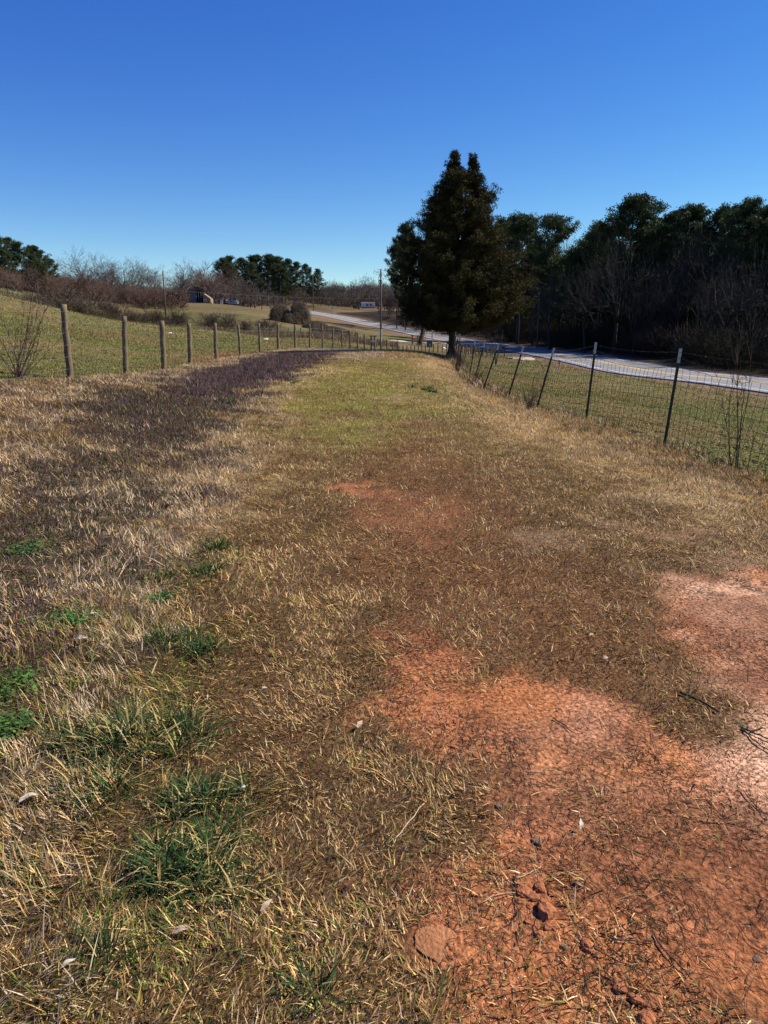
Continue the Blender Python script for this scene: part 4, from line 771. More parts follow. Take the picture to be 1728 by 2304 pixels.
for px, top, Y, lb in [(908, 500, 243, 'pine crown showing left of the cedar, highest there'), (893, 545, 232, 'pine with curved bare trunk left of the cedar'), (915, 520, 247, 'pine mostly hidden behind the left side of the cedar'), (912, 560, 224, 'lower pine leaning out behind the cedar at left'), (960, 540, 238, 'pine hidden behind the cedar trunk line')]: plant('pines', pines, px, top, Y, lb, 'pines behind the cedar', .6)
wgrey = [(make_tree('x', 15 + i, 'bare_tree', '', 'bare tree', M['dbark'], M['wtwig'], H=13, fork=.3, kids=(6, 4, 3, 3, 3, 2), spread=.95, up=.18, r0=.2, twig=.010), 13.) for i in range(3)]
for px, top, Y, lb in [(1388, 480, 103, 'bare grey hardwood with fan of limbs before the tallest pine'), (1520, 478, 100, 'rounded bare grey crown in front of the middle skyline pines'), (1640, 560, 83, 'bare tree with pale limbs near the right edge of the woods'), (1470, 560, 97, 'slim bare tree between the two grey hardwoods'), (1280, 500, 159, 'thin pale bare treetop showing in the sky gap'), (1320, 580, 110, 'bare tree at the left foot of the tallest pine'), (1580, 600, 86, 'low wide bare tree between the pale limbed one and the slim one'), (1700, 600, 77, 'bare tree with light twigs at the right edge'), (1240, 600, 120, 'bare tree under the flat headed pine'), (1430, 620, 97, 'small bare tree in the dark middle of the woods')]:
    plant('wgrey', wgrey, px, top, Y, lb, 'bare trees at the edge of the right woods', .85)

def woods():
    g = np.random.default_rng(77); protos = []
    for i in range(4):
        (a, b), (c, d) = bare_mesh(200 + i, H=8, fork=.3, kids=(4, 3, 3, 3), spread=.5, up=.4, r0=.09, twig=.013); protos.append((np.vstack([a, c]), np.vstack([b, d + len(a)])))
    Vs, Fs, Cs, off = [], [], [], 0; cnt = 0
    for i in range(1400):
        Y = g.uniform(46, 250); rx = np.interp(Y, ROAD[:, 1], ROAD[:, 0]); X_ = rx + 13 + 60 * g.random() ** 1.4; px = 864 + X_ * 1718 / Y
        if px > 2050 or px < 870: continue
        z = z1(X_, Y); topy = g.uniform(575, 690) if px < 1330 else g.uniform(530, 680); H = max(at_y(px, topy, Y)[2] - z, 3.2); p, f = protos[i % 4]; s = H / 8; a = g.uniform(0, 6.28); ca, sa = math.cos(a), math.sin(a)
        Vs.append(np.c_[(p[:, 0] * ca - p[:, 1] * sa) * s * .9 + X_, (p[:, 0] * sa + p[:, 1] * ca) * s * .9 + Y, p[:, 2] * s + z]); Fs.append(f + off); off += len(p); cnt += 1
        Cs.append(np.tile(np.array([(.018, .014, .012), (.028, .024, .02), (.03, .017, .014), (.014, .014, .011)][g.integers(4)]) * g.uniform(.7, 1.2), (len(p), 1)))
        if cnt >= 640: break
    o = mk('woodland', np.vstack(Vs), [np.vstack(Fs)], M['grit'], col=np.vstack(Cs)); tag(o, 'dense dark mass of bare saplings and brush filling the right woods', 'woodland', kind='stuff')
    # evergreen underbrush and needle masses between the trunks
    n_ = 3600; Y = g.uniform(60, 250, n_); X_ = np.interp(Y, ROAD[:, 1], ROAD[:, 0]) + 17 + 85 * g.random(n_) ** .8; zz_ = zat(X_, Y); cen = np.c_[X_, Y, zz_ + g.random(n_) ** 1.1 * np.clip(Y * .085, 4, 14)]; px = 864 + X_ * 1718 / Y; k = (px > 880) & (px < 2000); cen = cen[k]
    V, F = needles(cen, g.uniform(1., 2.7, len(cen)), 60, .6, .10, g); o = mk('evergreen_underbrush', V, [F], M['needle']); tag(o, 'dark evergreen underbrush between the trunks of the right woods', 'underbrush', kind='stuff')
woods()
def far_brush(name, label, n_, box, tops, cols, seed):
    g = np.random.default_rng(seed); protos = []
    for i in range(4):
        (a, b), (c, d) = bare_mesh(300 + i + seed, H=8, fork=.12, kids=(5, 4, 3, 3), spread=.6, up=.35, r0=.09, twig=.03); protos.append((np.vstack([a, c]), np.vstack([b, d + len(a)])))
    Vs, Fs, Cs, off = [], [], [], 0
    for i in range(n_):
        px = g.uniform(box[0], box[1]); Y = g.uniform(box[2], box[3]); x, y, z = ground_pt(px, Y)
        if polydist(np.array([x]), np.array([y]), ROAD)[0][0] < 9: continue
        H = max(at_y(px, np.interp(px, tops[0], tops[1]) + g.uniform(-5, 14), Y)[2] - z, 2.2); p, f = protos[i % 4]; s = H / 8; a = g.uniform(0, 6.28); ca, sa = math.cos(a), math.sin(a)
        Vs.append(np.c_[(p[:, 0] * ca - p[:, 1] * sa) * s * 1.2 + x, (p[:, 0] * sa + p[:, 1] * ca) * s * 1.2 + y, p[:, 2] * s + z]); Fs.append(f + off); off += len(p); Cs.append(np.tile(np.array(cols[g.integers(len(cols))]) * g.uniform(.75, 1.2), (len(p), 1)))
    o = mk(name, np.vstack(Vs), [np.vstack(Fs)], M['grit'], col=np.vstack(Cs)); tag(o, label, 'woodland', kind='stuff')
far_brush('hillside_thicket', 'dense reddish brown leafless thicket along the far left hillside', 300, (-140, 405, 178, 235), ([-140, 0, 100, 200, 330, 430], [596, 600, 606, 622, 640, 652]), [(.13, .08, .06), (.13, .095, .075), (.10, .07, .055), (.14, .075, .055)], 1)
far_brush('far_woodland', 'low leafless grey brown woods closing the view beyond the far road', 330, (400, 1000, 405, 490), ([400, 520, 700, 860, 1000], [625, 625, 640, 636, 640]), [(.15, .115, .095), (.12, .095, .08), (.17, .11, .09)], 2)
def edge_brush():
    g = np.random.default_rng(91); protos = []
    for i in range(3):
        (a, b), (c, d) = bare_mesh(400 + i, H=2.4, fork=.08, kids=(5, 4, 3, 3), spread=.9, up=.2, r0=.02, twig=.006, stems=3); protos.append((np.vstack([a, c]), np.vstack([b, d + len(a)])))
    Vs, Fs, Cs, off = [], [], [], 0
    for i in range(420):
        Y = np.exp(g.uniform(math.log(42), math.log(230))); X_ = np.interp(Y, ROAD[:, 1], ROAD[:, 0]) + 8 + 20 * g.random() ** 1.3; px = 864 + X_ * 1718 / Y
        if px > 2000: continue
        p, f = protos[i % 3]; s_ = g.uniform(.7, 2.1); a = g.uniform(0, 6.28); ca, sa = math.cos(a), math.sin(a); z = z1(X_, Y)
        Vs.append(np.c_[(p[:, 0] * ca - p[:, 1] * sa) * s_ * 1.4 + X_, (p[:, 0] * sa + p[:, 1] * ca) * s_ * 1.4 + Y, p[:, 2] * s_ + z]); Fs.append(f + off); off += len(p); Cs.append(np.tile(np.array([(.03, .024, .016), (.028, .026, .014), (.045, .026, .018)][g.integers(3)]), (len(p), 1)))
    o = mk('wood_edge_brush', np.vstack(Vs), [np.vstack(Fs)], M['grit'], col=np.vstack(Cs)); tag(o, 'dark leafless undergrowth along the edge of the right woods', 'underbrush', kind='stuff')
edge_brush()
def low_brush(name, label, n_, box, hmax, cols, seed):
    g = np.random.default_rng(seed); px = g.uniform(box[0], box[1], n_); Y = g.uniform(box[2], box[3], n_); x = (px - 864) / 1718 * Y; k = polydist(x, Y, ROAD)[0] > 9; x, Y = x[k], Y[k]; cen = np.c_[x, Y, zat(x, Y) + g.random(len(x)) * hmax]
    V, F = needles(cen, g.uniform(.9, 1.8, len(cen)), 46, .5, .06, g); o = mk(name, V, [F], M['grit'], col=np.repeat(np.array(cols)[g.integers(0, len(cols), len(cen))] * g.uniform(.7, 1.2, (len(cen), 1)), 46 * 4, 0)); tag(o, label, 'underbrush', kind='stuff')
low_brush('far_underbrush', 'brown tangled underbrush along the horizon beyond the far road', 7000, (380, 1000, 390, 460), 5.5, [(.11, .08, .06), (.085, .07, .05), (.13, .085, .065)], 5)
low_brush('hillside_underbrush', 'reddish brown underbrush at the foot of the far left thicket', 1800, (-140, 420, 176, 215), 3.5, [(.13, .07, .05), (.10, .075, .055)], 6)
far_brush('roadside_brush', 'dark leafless brush behind the cedar on the far road bank', 110, (860, 1160, 240, 330), ([860, 1160], [655, 640]), [(.10, .075, .06), (.08, .06, .05)], 3)

# ------------------------------------------------------------------ house, mobile home, camper, farm trailer
def px2m(Y): return Y / 1718.
def house():
    Y = 298.; x0 = at_y(431, 720, Y)[0]; z0 = z1(x0 + 4, Y) - .2; u = px2m(Y); h = thing('abandoned_house', 'dilapidated two storey house with grey siding and open porch under bare trees', 'house', (x0, Y, z0)); B = lambda *a, **k: None
    zt = at_y(431, 654, Y)[2] - z0; mb = MB(); mb.box((6.2 * u, 2.5, zt / 2 - .2), (12.4 * u, 5, zt + .4)); mb.build('siding_wall', M['hwood'], h)
    w2 = 17 * u; xo = 12.5 * u; mb = MB(); mb.box((xo + w2 / 2, 3.4, zt / 2), (w2, 2.6, zt)); mb.build('back_wall', M['dark'], h)  # near-black wall colour stands in for the shade inside the open porch
    mb = MB(); mb.box((xo + w2 / 2 + .02, 1.1, zt * .52), (w2, 2.2, .18)); mb.build('balcony', M['hwood'], h)
    for k in range(4): mb = MB(); mb.box((xo + .15 + k * (w2 - .3) / 3, .15, zt * .5 - .1), (.14, .14, zt)); mb.build('porch_post', M['hwood'], h)
    mb = MB(); mb.box((xo + w2 * .6, 2.05, zt * .75), (.8, .08, zt * .26)); mb.build('door', M['hbrick'], h)
    # gabled wing to the right with white window
    gx0 = xo + w2 - .3; gw = 17 * u; V = [(0, 0, -.3), (gw, 0, -.3), (gw, 0, zt * .42), (gw * .12, 0, zt * .80), (0, 0, zt * .72)]; V = [(v[0] + gx0, v[1] + .4, v[2]) for v in V] + [(v[0] + gx0, v[1] + 5, v[2]) for v in V]; mk('gable_wall', V, [np.array([(0, 1, 2, 3, 4), (9, 8, 7, 6, 5)]), np.array([(0, 5, 6, 1), (1, 6, 7, 2), (2, 7, 8, 3), (3, 8, 9, 4), (4, 9, 5, 0)])], M['hbrick'], h)
    mb = MB(); mb.box((gx0 + .75, .36, zt * .30), (1.1, .1, .95)); f = mb.build('window', M['pwhite'], h); mb = MB(); mb.box((gx0 + .80, .30, zt * .28), (.5, .06, .5)); mb.build('pane', M['glass'], f)
    mb = MB(); rl = 33 * u; V = [(8 * u, -.3, zt), (8 * u, 5.3, zt), (rl, -.3, zt + .5), (rl, 5.3, zt + .5), (27 * u, -.3, zt + 1.1), (27 * u, 5.3, zt + 1.1)]
    rv = []; 
    for a, b in (((-.3, zt + .02), (12.6 * u, zt + .10)), ((10 * u, zt + .05), (29.6 * u, zt + 1.0))):
        (xa, za), (xb, zb) = a, b; mb.add([(xa, -.35, za), (xb, -.35, zb), (xb, 5.4, zb), (xa, 5.4, za), (xa, -.35, za + .12), (xb, -.35, zb + .12), (xb, 5.4, zb + .12), (xa, 5.4, za + .12)], [(0, 3, 2, 1), (4, 5, 6, 7), (0, 1, 5, 4), (1, 2, 6, 5), (2, 3, 7, 6), (3, 0, 4, 7)])
    mb.build('roof', M['hroof'], h)
    # collapsed side porch with white columns
    for k, xx in enumerate((490, 497, 500.5)): mb = MB(); xq = (xx - 431) * u; mb.box((xq, .6, .8), (.22 if k < 2 else .3, .22, (1.5, 1.7, 2.3)[k])); mb.build('white_column', M['pwhite'], h)
    mb = MB(); mb.box((63 * u, 1.6, 2.15), (18 * u, 2.6, .15), tilt=.05); mb.build('porch_roof', M['hroof'], h)
    o = thing('camper_trailer', 'pale wrecked camper trailer parked right of the abandoned house', 'camper', (at_y(526, 720, Y - 10)[0], Y - 10, z1(at_y(526, 720, Y - 10)[0], Y - 10)))
    mb = MB(); mb.add([(-1.7, 0, .7), (1.7, 0, .6), (2.0, 0, 1.3), (1.2, 0, 1.75), (-1.9, 0, 2.05), (-1.7, 2, .7), (1.7, 2, .6), (2.0, 2, 1.3), (1.2, 2, 1.75), (-1.9, 2, 2.05)], [(0, 1, 6, 5), (1, 2, 7, 6), (2, 3, 8, 7), (3, 4, 9, 8), (4, 0, 5, 9)]); mb.add([(-1.7, 0, .7), (1.7, 0, .6), (2.0, 0, 1.3), (1.2, 0, 1.75), (-1.9, 0, 2.05)], [(4, 3, 2, 1, 0)]); mb.add([(-1.7, 2, .7), (1.7, 2, .6), (2.0, 2, 1.3), (1.2, 2, 1.75), (-1.9, 2, 2.05)], [(0, 1, 2, 3, 4)]); mb.build('body', M['pwhite'], o)
    mb = MB(); mb.box((-.2, -.03, 1.35), (1.1, .05, .35)); mb.build('window', M['glass'], o)
    for xx in (-.5, .6): mb = MB(); mb.tube([(xx, -.05, .33), (xx, .2, .33)], .33, 12); mb.build('wheel', M['blackm'], o)
    mb = MB(); mb.tube([(-1.7, 1, .65), (-2.7, 1, .55)], .06, 6); mb.build('hitch', M['blackm'], o)
    Y = 372.; x, y, z = ground_pt(828, Y); o = thing('mobile_home', 'white mobile home with two windows behind the bare trees across the road', 'house', (x, y, z)); w_ = 30 * px2m(Y)
    mb = MB(); mb.box((0, 2, 1.35), (w_, 4, 1.9)); mb.build('wall', M['pwhite'], o); mb = MB(); mb.box((0, 2, .2), (w_ - .3, 3.8, .5)); mb.build('skirting', M['dark'], o)
    mb = MB(); mb.add([(-w_ / 2 - .15, -.2, 2.3), (w_ / 2 + .15, -.2, 2.3), (w_ / 2 + .15, 4.2, 2.3), (-w_ / 2 - .15, 4.2, 2.3), (-w_ / 2 - .15, 2, 2.85), (w_ / 2 + .15, 2, 2.85)], [(0, 1, 5, 4), (2, 3, 4, 5), (0, 3, 2, 1)]); mb.add([(-w_ / 2 - .15, -.2, 2.3), (-w_ / 2 - .15, 4.2, 2.3), (-w_ / 2 - .15, 2, 2.85), (w_ / 2 + .15, -.2, 2.3), (w_ / 2 + .15, 4.2, 2.3), (w_ / 2 + .15, 2, 2.85)], [(0, 2, 1), (3, 4, 5)]); mb.build('roof', M['hroof'], o)
    for xx in (-.3, 1.4): mb = MB(); mb.box((xx, -.03, 1.5), (1.0, .08, 1.1)); f = mb.build('window', M['hwood'], o); mb = MB(); mb.box((xx, -.09, 1.5), (.8, .04, .9)); mb.build('pane', M['glass'], f)
    x, y, z = ground_pt(800, 362); o = thing('farm_implement', 'dark low farm implement on wheels left of the white mobile home', 'farm implement', (x, y, z))
    mb = MB(); mb.box((0, 0, .75), (2.0, 1.2, .3)); mb.box((-.5, 0, 1.1), (.6, .8, .5)); mb.build('body', M['blackm'], o)
    for xx in (-.75, 0, .75): mb = MB(); mb.tube([(xx, -.65, .35), (xx, -.45, .35)], .36, 12); mb.build('wheel', M['blackm'], o)
    mb = MB(); mb.tube([(-1, 0, .8), (-1.9, 0, 1.1)], .06, 6); mb.build('drawbar', M['blackm'], o)
house()

# ------------------------------------------------------------------ roadside things
x, y, z = ground_pt(746, 312); o = thing('road_sign', 'small white rectangular sign on a thin post beside the far road', 'sign', (x, y, z)); mb = MB(); mb.tube([(0, 0, -.2), (0, 0, 3.4)], .06, 6); mb.build('post', M['pole'], o)
mb = MB(); mb.box((.4, -.08, 2.85), (.95, .03, 1.2)); f = mb.build('panel', M['pwhite'], o); mb = MB(); mb.box((.4, -.105, 2.9), (.2, .01, .5)); mb.build('marking', M['dark'], f)
h = at_y(1257, 832, 60.); x, y = h[0], 60.; z = z1(x, y); o = thing('marker_stake', 'white survey stake with an orange red top in the field by the road', 'marker stake', (x, y, z)); H = max(at_y(1257, 810, 60)[2] - z, .4)
mb = MB(); mb.box((0, 0, H * .25), (.09, .04, H * .6)); mb.build('stake', M['pwhite'], o); mb = MB(); mb.box((0, 0, H * .775), (.11, .05, H * .45)); mb.build('orange_top', M['orange'], o)
x, y, z = ground_pt(1226, 55); o = thing('marker_flag', 'small low orange marker flag left of the striped stake', 'marker flag', (x, y, z)); mb = MB(); mb.tube([(0, 0, -.05), (0, 0, .45)], .006, 4); mb.build('stem', M['wire'], o); mb = MB(); mb.box((.05, 0, .36), (.1, .006, .14)); mb.build('flag', M['orange'], o)
x, y, z = ground_pt(931, 137); o = thing('orange_marker', 'orange red marker post on the pale driveway apron', 'marker post', (x, y, z)); mb = MB(); mb.tube([(0, 0, -.1), (0, 0, .75)], .07, 8); mb.build('post', M['orange'], o); mb = MB(); mb.box((0, -.02, .62), (.42, .1, .35)); mb.build('panel', M['orange'], o)
def mailbox(px, Y):
    x, y, z = ground_pt(px, Y); o = thing('mailbox', 'dark mailbox on a thin post at the near edge of the road', 'mailbox', (x, y, z)); mb = MB(); mb.box((0, 0, .45), (.09, .09, 1.1)); mb.build('post', M['pole'], o)
    th = np.linspace(0, math.pi, 9); pr = [(-.12, 0), (.12, 0)] + [(.12 * math.cos(a), .14 + .12 * math.sin(a)) for a in th[1:-1]] ; pr = [(a * 1.5, b * 1.5 + 1.0) for a, b in [(-.12, 0), (.12, 0), (.12, .14)] + [(.12 * math.cos(a), .14 + .12 * math.sin(a)) for a in th[1:-1]] + [(-.12, .14)]]; k = len(pr)
    V = [(d, a, b) for d in (-.42, .42) for a, b in pr]; mk('box', V, [np.array([list(range(k)), list(range(2 * k - 1, k - 1, -1))]), np.array([(i, (i + 1) % k, k + (i + 1) % k, k + i) for i in range(k)])], M['blackm'], o); mb = MB(); mb.box((.2, -.2, 1.25), (.3, .02, .06)); mb.build('flag', M['pwhite'], o)
mailbox(1138, 96)
def utility_box(px, Y):
    x, y, z = ground_pt(px, Y); o = thing('utility_box', 'green utility box with a pale lid beside the short pale pole', 'utility box', (x, y, z)); mb = MB(); mb.box((0, 0, .5), (.8, .7, 1.0)); mb.build('cabinet', M['green'], o); mb = MB(); mb.box((0, 0, 1.05), (.95, .85, .14)); mb.build('lid', M['pwhite'], o); mb = MB(); mb.box((.05, -.37, .5), (.06, .04, .8)); mb.build('door_seam', M['blackm'], o)
utility_box(967, 116)

# ------------------------------------------------------------------ shrubs by the fences
def shrub(px, py, Hm, n_, label, fan=(0, .5), mat='btwig', name='bare_shrub', r=.006, kids=3, Y=None):
    hx, hy = hit(px, py) if Y is None else (at_y(px, 720, Y)[0], Y); g = np.random.default_rng(int(px * 3 + py)); t = thing(name, label, 'shrub', (hx, hy, z1(hx, hy))); ml, ms = MB(), MB(); S0, S1, A0, A1 = [], [], [], []
    for i in range(n_):
        a, b = g.normal(fan[0], fan[1]), g.normal(0, fan[1] * .6); L = Hm * g.uniform(.55, 1.1); p = np.array([g.normal(0, .05), g.normal(0, .05), -.02]); d = norm(np.array([a, b, 1.])); rr_ = r * g.uniform(.7, 1.5); pts_ = [p]
        for q in range(6): d = norm(d + g.normal(0, .07, 3) + np.array([0, 0, .03])); p = p + d * L / 6; pts_.append(p)
        for q in range(6):
            S0.append(pts_[q]); S1.append(pts_[q + 1]); A0.append(rr_ * (1 - q / 8)); A1.append(rr_ * (1 - (q + 1) / 8))
            for w_ in range(kids if q > 1 else 1): e = pts_[q + 1] + norm(d + g.normal(0, .45, 3)) * L * g.uniform(.08, .22); S0.append(pts_[q + 1]); S1.append(e); A0.append(rr_ * .35); A1.append(rr_ * .15)
    S0, S1, A0, A1 = map(np.array, (S0, S1, A0, A1)); th_ = A0 > r * .45; V, F = segs_mesh(S0[th_], S1[th_], A0[th_], A1[th_], 5); mk('stems', V, [F], M[mat], t)
    if (~th_).any(): V, F = segs_mesh(S0[~th_], S1[~th_], np.maximum(A0[~th_], .0015), np.maximum(A1[~th_], .001), 3); mk('twigs', V, [F], M[mat], t)
    return t
shrub(30, 848, 1.35, 22, 'bare many stemmed shrub at the left edge beside the first wooden post', (.28, .42), 'rtwig', r=.008, kids=4, Y=13.2)
shrub(1645, 1055, 1.5, 5, 'thin bare sapling growing through the wire mesh at right', (.0, .16), 'btwig', 'bare_sapling', r=.007, kids=4)
shrub(1690, 1070, .9, 4, 'low spindly shrub leaning in the mesh near the right edge', (.1, .4), 'btwig', r=.004, kids=2)
shrub(1066, 868, .75, 26, 'brown wispy weed clump against the sixth leaning post', (.45, .25), 'rtwig', 'dry_weed_clump', r=.005); shrub(1190, 925, .62, 26, 'brown wispy weed clump between the third and fourth leaning posts', (.05, .28), 'rtwig', 'dry_weed_clump', r=.004); shrub(1028, 835, 1.1, 30, 'thick brown weeds around the cluster of far fence posts', (.1, .25), 'rtwig', 'dry_weed_clump', r=.008)
shrub(1119, 812, 2.6, 5, 'small pale bare sapling standing between the mailbox and the fence', (0, .12), 'gtwig', 'bare_sapling', r=.022, kids=5, Y=66)
def vine_trunk():
    x, y, z = ground_pt(955, 119); t = thing('dead_tree_snag', 'leaning vine wrapped snag just left of the short pale pole', 'dead tree', (x, y, z)); mb = MB(); mb.tube([(-.9, 0, -.2), (-.55, 0, 1.2), (-.1, 0, 3.2), (.25, 0, 6.5)], [.34, .22, .17, .12], 8); mb.build('trunk', M['dbark'], t, True)
    g = np.random.default_rng(9); n_ = 420; h = g.random(n_) * 5; P0 = np.c_[np.interp(h, [0, 1.2, 3.2, 6.5], [-.9, -.55, -.1, .25]) + g.normal(0, .28, n_), g.normal(0, .25, n_), h]; P1 = P0 + np.c_[g.normal(0, .2, n_), g.normal(0, .2, n_), -g.uniform(.3, 1.1, n_)]; P1[:, 2] = np.maximum(P1[:, 2], 0); V, F = segs_mesh(P0, P1, np.full(n_, .02), np.full(n_, .01), 3); mk('vines', V, [F], M['rtwig'], t)
vine_trunk()

# ------------------------------------------------------------------ green tufts, leaves, stones and sticks in the foreground
def tuft(px, py, wpx, hpx, L, n_, label, dry=.2, seed=0):
    a = hit(px - wpx / 2, py); b = hit(px + wpx / 2, py); c = (a + b) / 2; up_ = hit(px, py - hpx / 2); dn = hit(px, py + hpx / 2); rx_ = abs(b[0] - a[0]) / 2; ry_ = abs(up_[1] - dn[1]) / 2; g = np.random.default_rng(int(px + py)); k = max(3, int(n_ / 55))
    cx = g.normal(0, .42, k) * rx_; cyy = g.normal(0, .42, k) * ry_; ci = g.integers(0, k, n_); sx = g.normal(0, .03, n_); sy = g.normal(0, .03, n_); X_ = cx[ci] + sx; Y_ = cyy[ci] + sy
    az = np.arctan2(sy, sx) + g.normal(0, .7, n_); le = np.clip(np.hypot(sx, sy) / .06 + g.normal(.25, .25, n_), .05, 1.4); l = L * g.uniform(.45, 1.2, n_); w_ = g.uniform(.0028, .0052, n_) * (1 + .12 * c[1]); col = np.array([C3(.022, .055, .013), C3(.042, .088, .018), C3(.08, .13, .03), C3(.48, .37, .14)])[(g.random(n_)[:, None] > np.array([.42, .74, 1 - dry])).sum(1)] * g.uniform(.7, 1.2, n_)[:, None]
    S = 4; P_ = np.zeros((n_, S + 1, 3)); P_[:, 0] = np.c_[X_, Y_, zat(X_ + c[0], Y_ + c[1]) - z1(*c) - .005]
    for s_ in range(S): ang = le + s_ * g.uniform(.1, .38, n_); P_[:, s_ + 1] = P_[:, s_] + np.c_[np.cos(az) * np.sin(ang), np.sin(az) * np.sin(ang), np.cos(ang)] * (l / S)[:, None]
    P_[:, :, 2] = np.maximum(P_[:, :, 2], P_[:, :1, 2] + .003); W = np.c_[-np.sin(az), np.cos(az), g.uniform(-.4, .4, n_)] * (w_ / 2)[:, None]; V = np.zeros((n_, 2 * S + 1, 3))
    for s_ in range(S): f_ = (1, .95, .8, .5)[s_]; V[:, 2 * s_] = P_[:, s_] - W * f_; V[:, 2 * s_ + 1] = P_[:, s_] + W * f_
    V[:, 2 * S] = P_[:, S]; bs = (np.arange(n_) * (2 * S + 1))[:, None]; F = [np.vstack([bs + np.array([[2 * q, 2 * q + 1, 2 * q + 3, 2 * q + 2]]) for q in range(S - 1)]), bs + np.array([[2 * S - 2, 2 * S - 1, 2 * S]])]
    o = mk('grass_tuft', V.reshape(-1, 3), F, M['blade'], col=np.repeat(col, 2 * S + 1, 0)); o.location = (c[0], c[1], z1(*c)); tag(o, label, 'grass tuft', 'green grass tufts on the left verge')
for a in [(300, 1665, 300, 110, .17, 900, 'largest sprawling green grass tuft with yellowed blades, left foreground', .28), (430, 1450, 210, 60, .11, 560, 'round dark green grass tuft, second nearest big one on the left verge', .06), (492, 1228, 110, 30, .09, 300, 'small green tuft, the farthest of the close group on the left verge', .08),
          (462, 1285, 90, 40, .09, 260, 'small green tuft just below the farthest one', .15), (375, 1293, 80, 26, .08, 200, 'small dark tuft left of the other two small ones', .1), (350, 1800, 330, 130, .13, 700, 'loose green tuft mixed with straw below the largest tuft', .4),
          (410, 1960, 260, 190, .13, 950, 'wide dark green grass tuft in the lower left foreground', .3), (230, 2150, 170, 60, .12, 90, 'sparse green blades at the bottom left', .2), (520, 1000, 90, 30, .08, 220, 'pale green tuft at the edge of the dark weeds beside the track', .3),
          (530, 905, 60, 14, .12, 260, 'bright green tuft between purple weeds and the track', .1), (640, 860, 60, 10, .12, 200, 'far green tuft at the upper edge of the purple weeds', .2), (700, 2235, 90, 60, .09, 110, 'few green blades at the bottom edge of the track', .3), (960, 875, 90, 16, .14, 420, 'lush green tuft patch at the right edge of the track near the fence', .05), (1330, 975, 60, 14, .12, 160, 'green weed tuft at the foot of the second fence post', .3), (1600, 1045, 60, 16, .14, 200, 'green weed tuft below the sapling at right', .25)]: tuft(*a)

def clover(px, py, w_, h_, n_, label):
    c = hit(px, py); g = np.random.default_rng(int(px + py)); rx_ = abs(hit(px + w_ / 2, py)[0] - c[0]); ry_ = abs(hit(px, py - h_ / 2)[1] - c[1]); X_ = g.normal(0, .45, n_) * rx_; Y_ = g.normal(0, .45, n_) * ry_; zz_ = zat(c[0] + X_, c[1] + Y_) - z1(*c) + g.uniform(.01, .035, n_); s = g.uniform(.006, .011, n_); th = np.arange(5) * 2 * math.pi / 5
    nrm = norm(g.normal(0, .35, (n_, 3)) + [0, 0, 1]); a_ = norm(np.cross(nrm, g.normal(size=(n_, 3)))); b_ = np.cross(nrm, a_); V = np.c_[X_, Y_, zz_][:, None] + s[:, None, None] * (np.cos(th)[None, :, None] * a_[:, None] + np.sin(th)[None, :, None] * b_[:, None]); o = mk('clover_patch', V.reshape(-1, 3), [(np.arange(n_) * 5)[:, None] + np.arange(5)[None]], M['blade'], col=np.repeat(np.array([C3(.09, .19, .035), C3(.05, .12, .03)])[g.integers(0, 2, n_)] * g.uniform(.7, 1.2, (n_, 1)), 5, 0)); o.location = (c[0], c[1], z1(*c)); tag(o, label, 'clover', 'small broad leaved weeds', 'stuff')
clover(30, 1545, 120, 90, 420, 'light green clover patch at the left edge, upper one'); clover(25, 1640, 110, 70, 380, 'light green clover patch at the left edge, lower one'); clover(60, 1240, 130, 50, 320, 'faint green leafy weeds at the left edge among purple flowers'); clover(160, 1400, 150, 60, 420, 'bluish green leafy weeds beside the dry stick at left'); clover(360, 1350, 80, 30, 160, 'small leafy weed above the round dark tuft')

def leaf(px, py, size, mat, label, stand=.3, az=0., name='dry_leaf', aspect=.45):
    c = hit(px, py); g = np.random.default_rng(int(px * 7 + py)); n_ = 9; t_ = np.linspace(0, 1, n_); wv = np.sin(np.pi * t_ ** .85) * aspect * size / 2 * g.uniform(.8, 1.15, n_); curl = size * .10 * np.sin(t_ * 3) + size * .02 * g.normal(size=n_) ; mid = np.c_[(t_ - .5) * size, np.zeros(n_), curl]; Lf = mid + np.c_[np.zeros(n_), wv, wv * .55]; Rt = mid - np.c_[np.zeros(n_), wv, -wv * .35]
    V = np.vstack([Lf, mid, Rt]); F = np.array([(r * n_ + i, r * n_ + i + 1, (r + 1) * n_ + i + 1, (r + 1) * n_ + i) for r in range(2) for i in range(n_ - 1)]); V2 = V - [0, 0, .0006]; F2 = F[:, ::-1] + len(V)
    o = mk(name, np.vstack([V, V2]), [np.vstack([F, F2])], M[mat], smooth=True); o.location = (c[0], c[1], z1(*c) + .016 + size * stand * .3); o.rotation_euler = (g.normal(0, .25), -stand, az); tag(o, label, 'leaf', 'fallen leaves')
